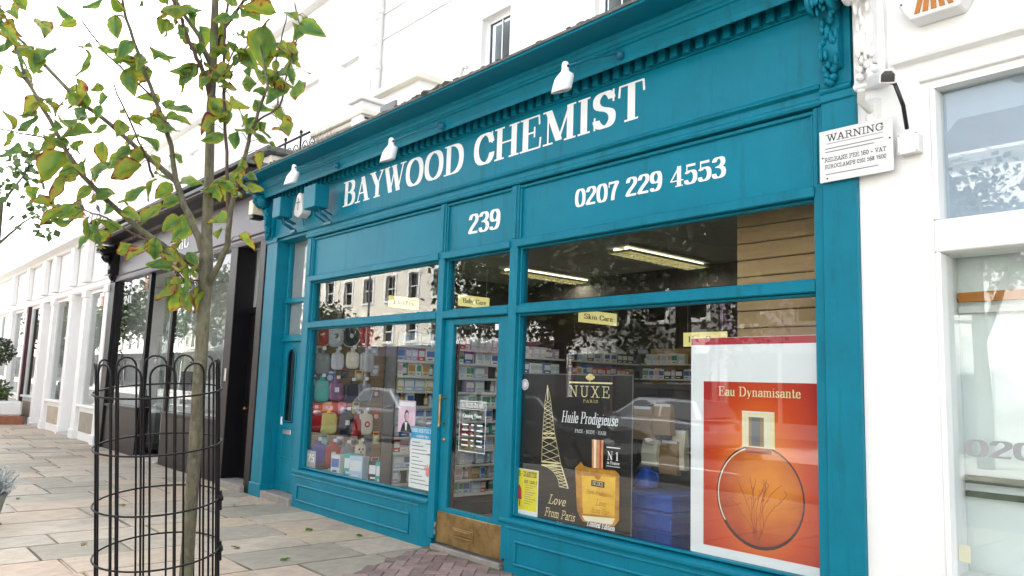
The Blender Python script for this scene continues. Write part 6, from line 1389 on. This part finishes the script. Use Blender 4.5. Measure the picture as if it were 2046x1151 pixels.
opp(-60, -45.6, 9.4, 'stucco_cream', 'far cream stucco house across the street', 6, ((3.75, 5.2), (6.4, 7.9)), False, ('', 'black_paint'), 'black_paint')
opp(-9.4, 0, 8.4, 'stucco', 'pink tinged pale house across the street opposite the white shop', 4, ((3.9, 5.6), (6.3, 7.6)), True, None, chim=False)
opp(.1, 12, 8.0, 'stucco_cream', 'cream house across the street beyond the pale one', 4, ((3.9, 5.6), (6.3, 7.6)), True, None)
for i, (a, b, top, mt, lab, n_) in enumerate(((-76, -60.1, 9.0, 'stucco_grey', 'grey stucco house far along the other side of the street', 6), (-93, -76.1, 9.6, 'stucco', 'white stucco house far along the other side of the street', 6), (-112, -93.1, 8.8, 'stucco_cream', 'cream house far along the other side of the street', 7), (-135, -112.1, 9.4, 'stucco_grey', 'grey house at the far end of the other side of the street', 8), (-160, -135.1, 9.0, 'stucco', 'pale house at the far end of the other side of the street', 8))):
    opp(a, b, top, mt, lab, n_, ((3.9, 5.4), (6.4, 7.9)), False, ('', 'black_paint'), 'black_paint')
for i, (a, lab) in enumerate(((-48, 'plane tree across the street before the far cream house'), (-66, 'plane tree before the far grey house'), (-84, 'plane tree before the far white house'), (-104, 'plane tree before the last cream house'))):
    leafy('plane_tree', (a, -14.8, 0), 8.5, 3.6, 5.3, 3500, lab, 'foliage_dark', .22, .34, seed=40+i)
leafy('plane_tree', (-14.0, -14.6, 0), 9.5, 4.2, 5.0, 20000, 'large plane tree across the street before the lilac house', 'foliage_dark', .27, .22, seed=3)
leafy('plane_tree', (-19.4, -14.8, 0), 9.0, 4.0, 5.0, 18000, 'large plane tree across the street before the grey house', 'foliage_dark', .25, .22, seed=12)
leafy('plane_tree', (-6.2, -15.0, 0), 7, 2.4, 4.6, 3500, 'small plane tree across the street before the pale house', 'foliage_dark', .16, .2, seed=15)
leafy('plane_tree', (-36.5, -15.2, 0), 5.2, 2.0, 3.6, 3000, 'small street tree across the street before the cream house', 'foliage_dark', .12, .2, seed=22)
def lamp_post(x, y, label, rz):
    t = empty('street_lamp', (x, y, 0), label, 'street lamp', 'street lamps', rz)
    MB().lathe((0, 0, 0), [(.1, -.1), (.1, .9), (.06, 1.0), (.05, 5), (.04, 7.4)], 12).build('column', 'ink_grey', t)
    MB().tube([(0, 0, 7.3), (0, .3, 7.6), (0, 1.3, 7.75)], .03, 8).build('arm', 'ink_grey', t); MB().blob((0, 1.6, 7.72), (.13, .36, .08), sub=2).build('lantern', 'ink_grey', t)
lamp_post(-31, -13.9, 'tall grey street lamp across the street by the white house', 0); lamp_post(-4.5, -13.9, 'tall grey street lamp across the street by the pale house', 0)
def car(x, y, rz, paint, label, est=False):
    t = empty('parked_car', (x, y, -.14), label, 'car', 'cars parked along the street', rz)
    # side profile (x forward, z up), lofted across the width with tumblehome
    low = [(-2.1, .35), (-2.12, .62), (-2.02, .86), (-1.2, .92), (.75, .92), (1.6, .82), (2.05, .66), (2.12, .42), (2.05, .25), (-2.05, .25)]
    b = MB(); ws = [(-.86, .96), (-.8, 1.0), (.8, 1.0), (.86, .96)]; n = len(low)
    vs = [(px*(1 if abs(wy) < .82 else .985), wy, .5+(pz-.5)*k) for wy, k in ws for px, pz in low]
    b.add(vs, [(r_*n+i, r_*n+(i+1) % n, (r_*n+(i+1) % n)+n, r_*n+i+n) for r_ in range(3) for i in range(n)] + [list(range(n)), list(range(3*n, 4*n))])
    b.build('body', paint, t, bevel=.05)
    tl = -1.95 if est else -1.55
    cab = [(tl-.1, .9), (tl+.25, 1.40), (-.9, 1.45), (.1, 1.43), (.95, .9)]; c = MB(); vs = [(px, s_*(.80 if pz < 1 else .62), pz) for s_ in (-1, 1) for px, pz in cab]; n = 5
    c.add(vs, [(i, (i+1) % n, (i+1) % n+n, i+n) for i in range(n)] + [list(range(n)), list(range(n, 2*n))]); c.build('cabin', paint, t, bevel=.06)
    g = MB()
    for s_ in (-1, 1):
        def yy(z): return s_*(.80 - .18*(z-.9)/.5 + .012)
        for a in ([(tl+.1, .96), (tl+.33, 1.34), (-.75, 1.37), (-.75, .96)], [(-.67, .96), (-.67, 1.37), (.05, 1.35), (.7, .97)]):
            g.add([(px, yy(pz), pz) for px, pz in a], [(0, 1, 2, 3)])
    g.add([(.93, -.68, .95), (.93, .68, .95), (.2, .56, 1.39), (.2, -.56, 1.39)], [(0, 1, 2, 3)]); g.add([(tl-.1, -.68, .97), (tl-.1, .68, .97), (tl+.18, .55, 1.36), (tl+.18, -.55, 1.36)], [(0, 1, 2, 3)])
    for i, v in enumerate(g.v):
        if i >= 16: g.v[i] = (v[0] + (.05 if v[0] > 0 else -.03), v[1], v[2]+.03)
    g.build('window_glass', 'lens_dark', t)
    for wx in (-1.3, 1.3):
        for s_ in (-1, 1):
            w_ = MB().lathe((wx, s_*.76, .31), [(.2, -.1), (.3, -.1), (.315, -.05), (.315, .05), (.3, .1), (.2, .1)], 20, axis='y').build('tyre', 'tyre', t); MB().lathe((wx, s_*.76, .31), [(0, s_*.085), (.12, s_*.095), (.2, s_*.1), (.2, -s_*.08)], 14, axis='y').build('rim', 'car_silver', w_)
    for s_ in (-1, 1):
        MB().blob((2.0, s_*.62, .62), (.14, .2, .09), sub=2).build('headlight', 'car_lamp', t); MB().blob((-2.04, s_*.66, .72), (.08, .14, .12), sub=2).build('tail_light', 'car_red', t); MB().blob((.62, s_*.92, .98), (.07, .1, .06), sub=2).build('mirror', paint, t)
        for q in (-.2, -1.1): MB().bbox(q, q+.16, s_*.872-.012, s_*.872+.012, .78, .81, .005).build('door_handle', paint, t)
    return t
car(-11.8, -7.2, 0, 'car_dark', 'dark estate car parked along the near kerb', True); car(-17.4, -7.2, 0, 'car_silver', 'silver car parked along the near kerb')
car(-23.2, -7.2, 0, 'car_red', 'dark red car parked along the near kerb'); car(-13.2, -12.3, math.pi, 'car_silver', 'silver estate car parked across the street', True); car(-20, -12.3, math.pi, 'car_dark', 'black car parked across the street'); car(-29, -7.2, 0, 'car_dark', 'black car parked far along the near kerb')
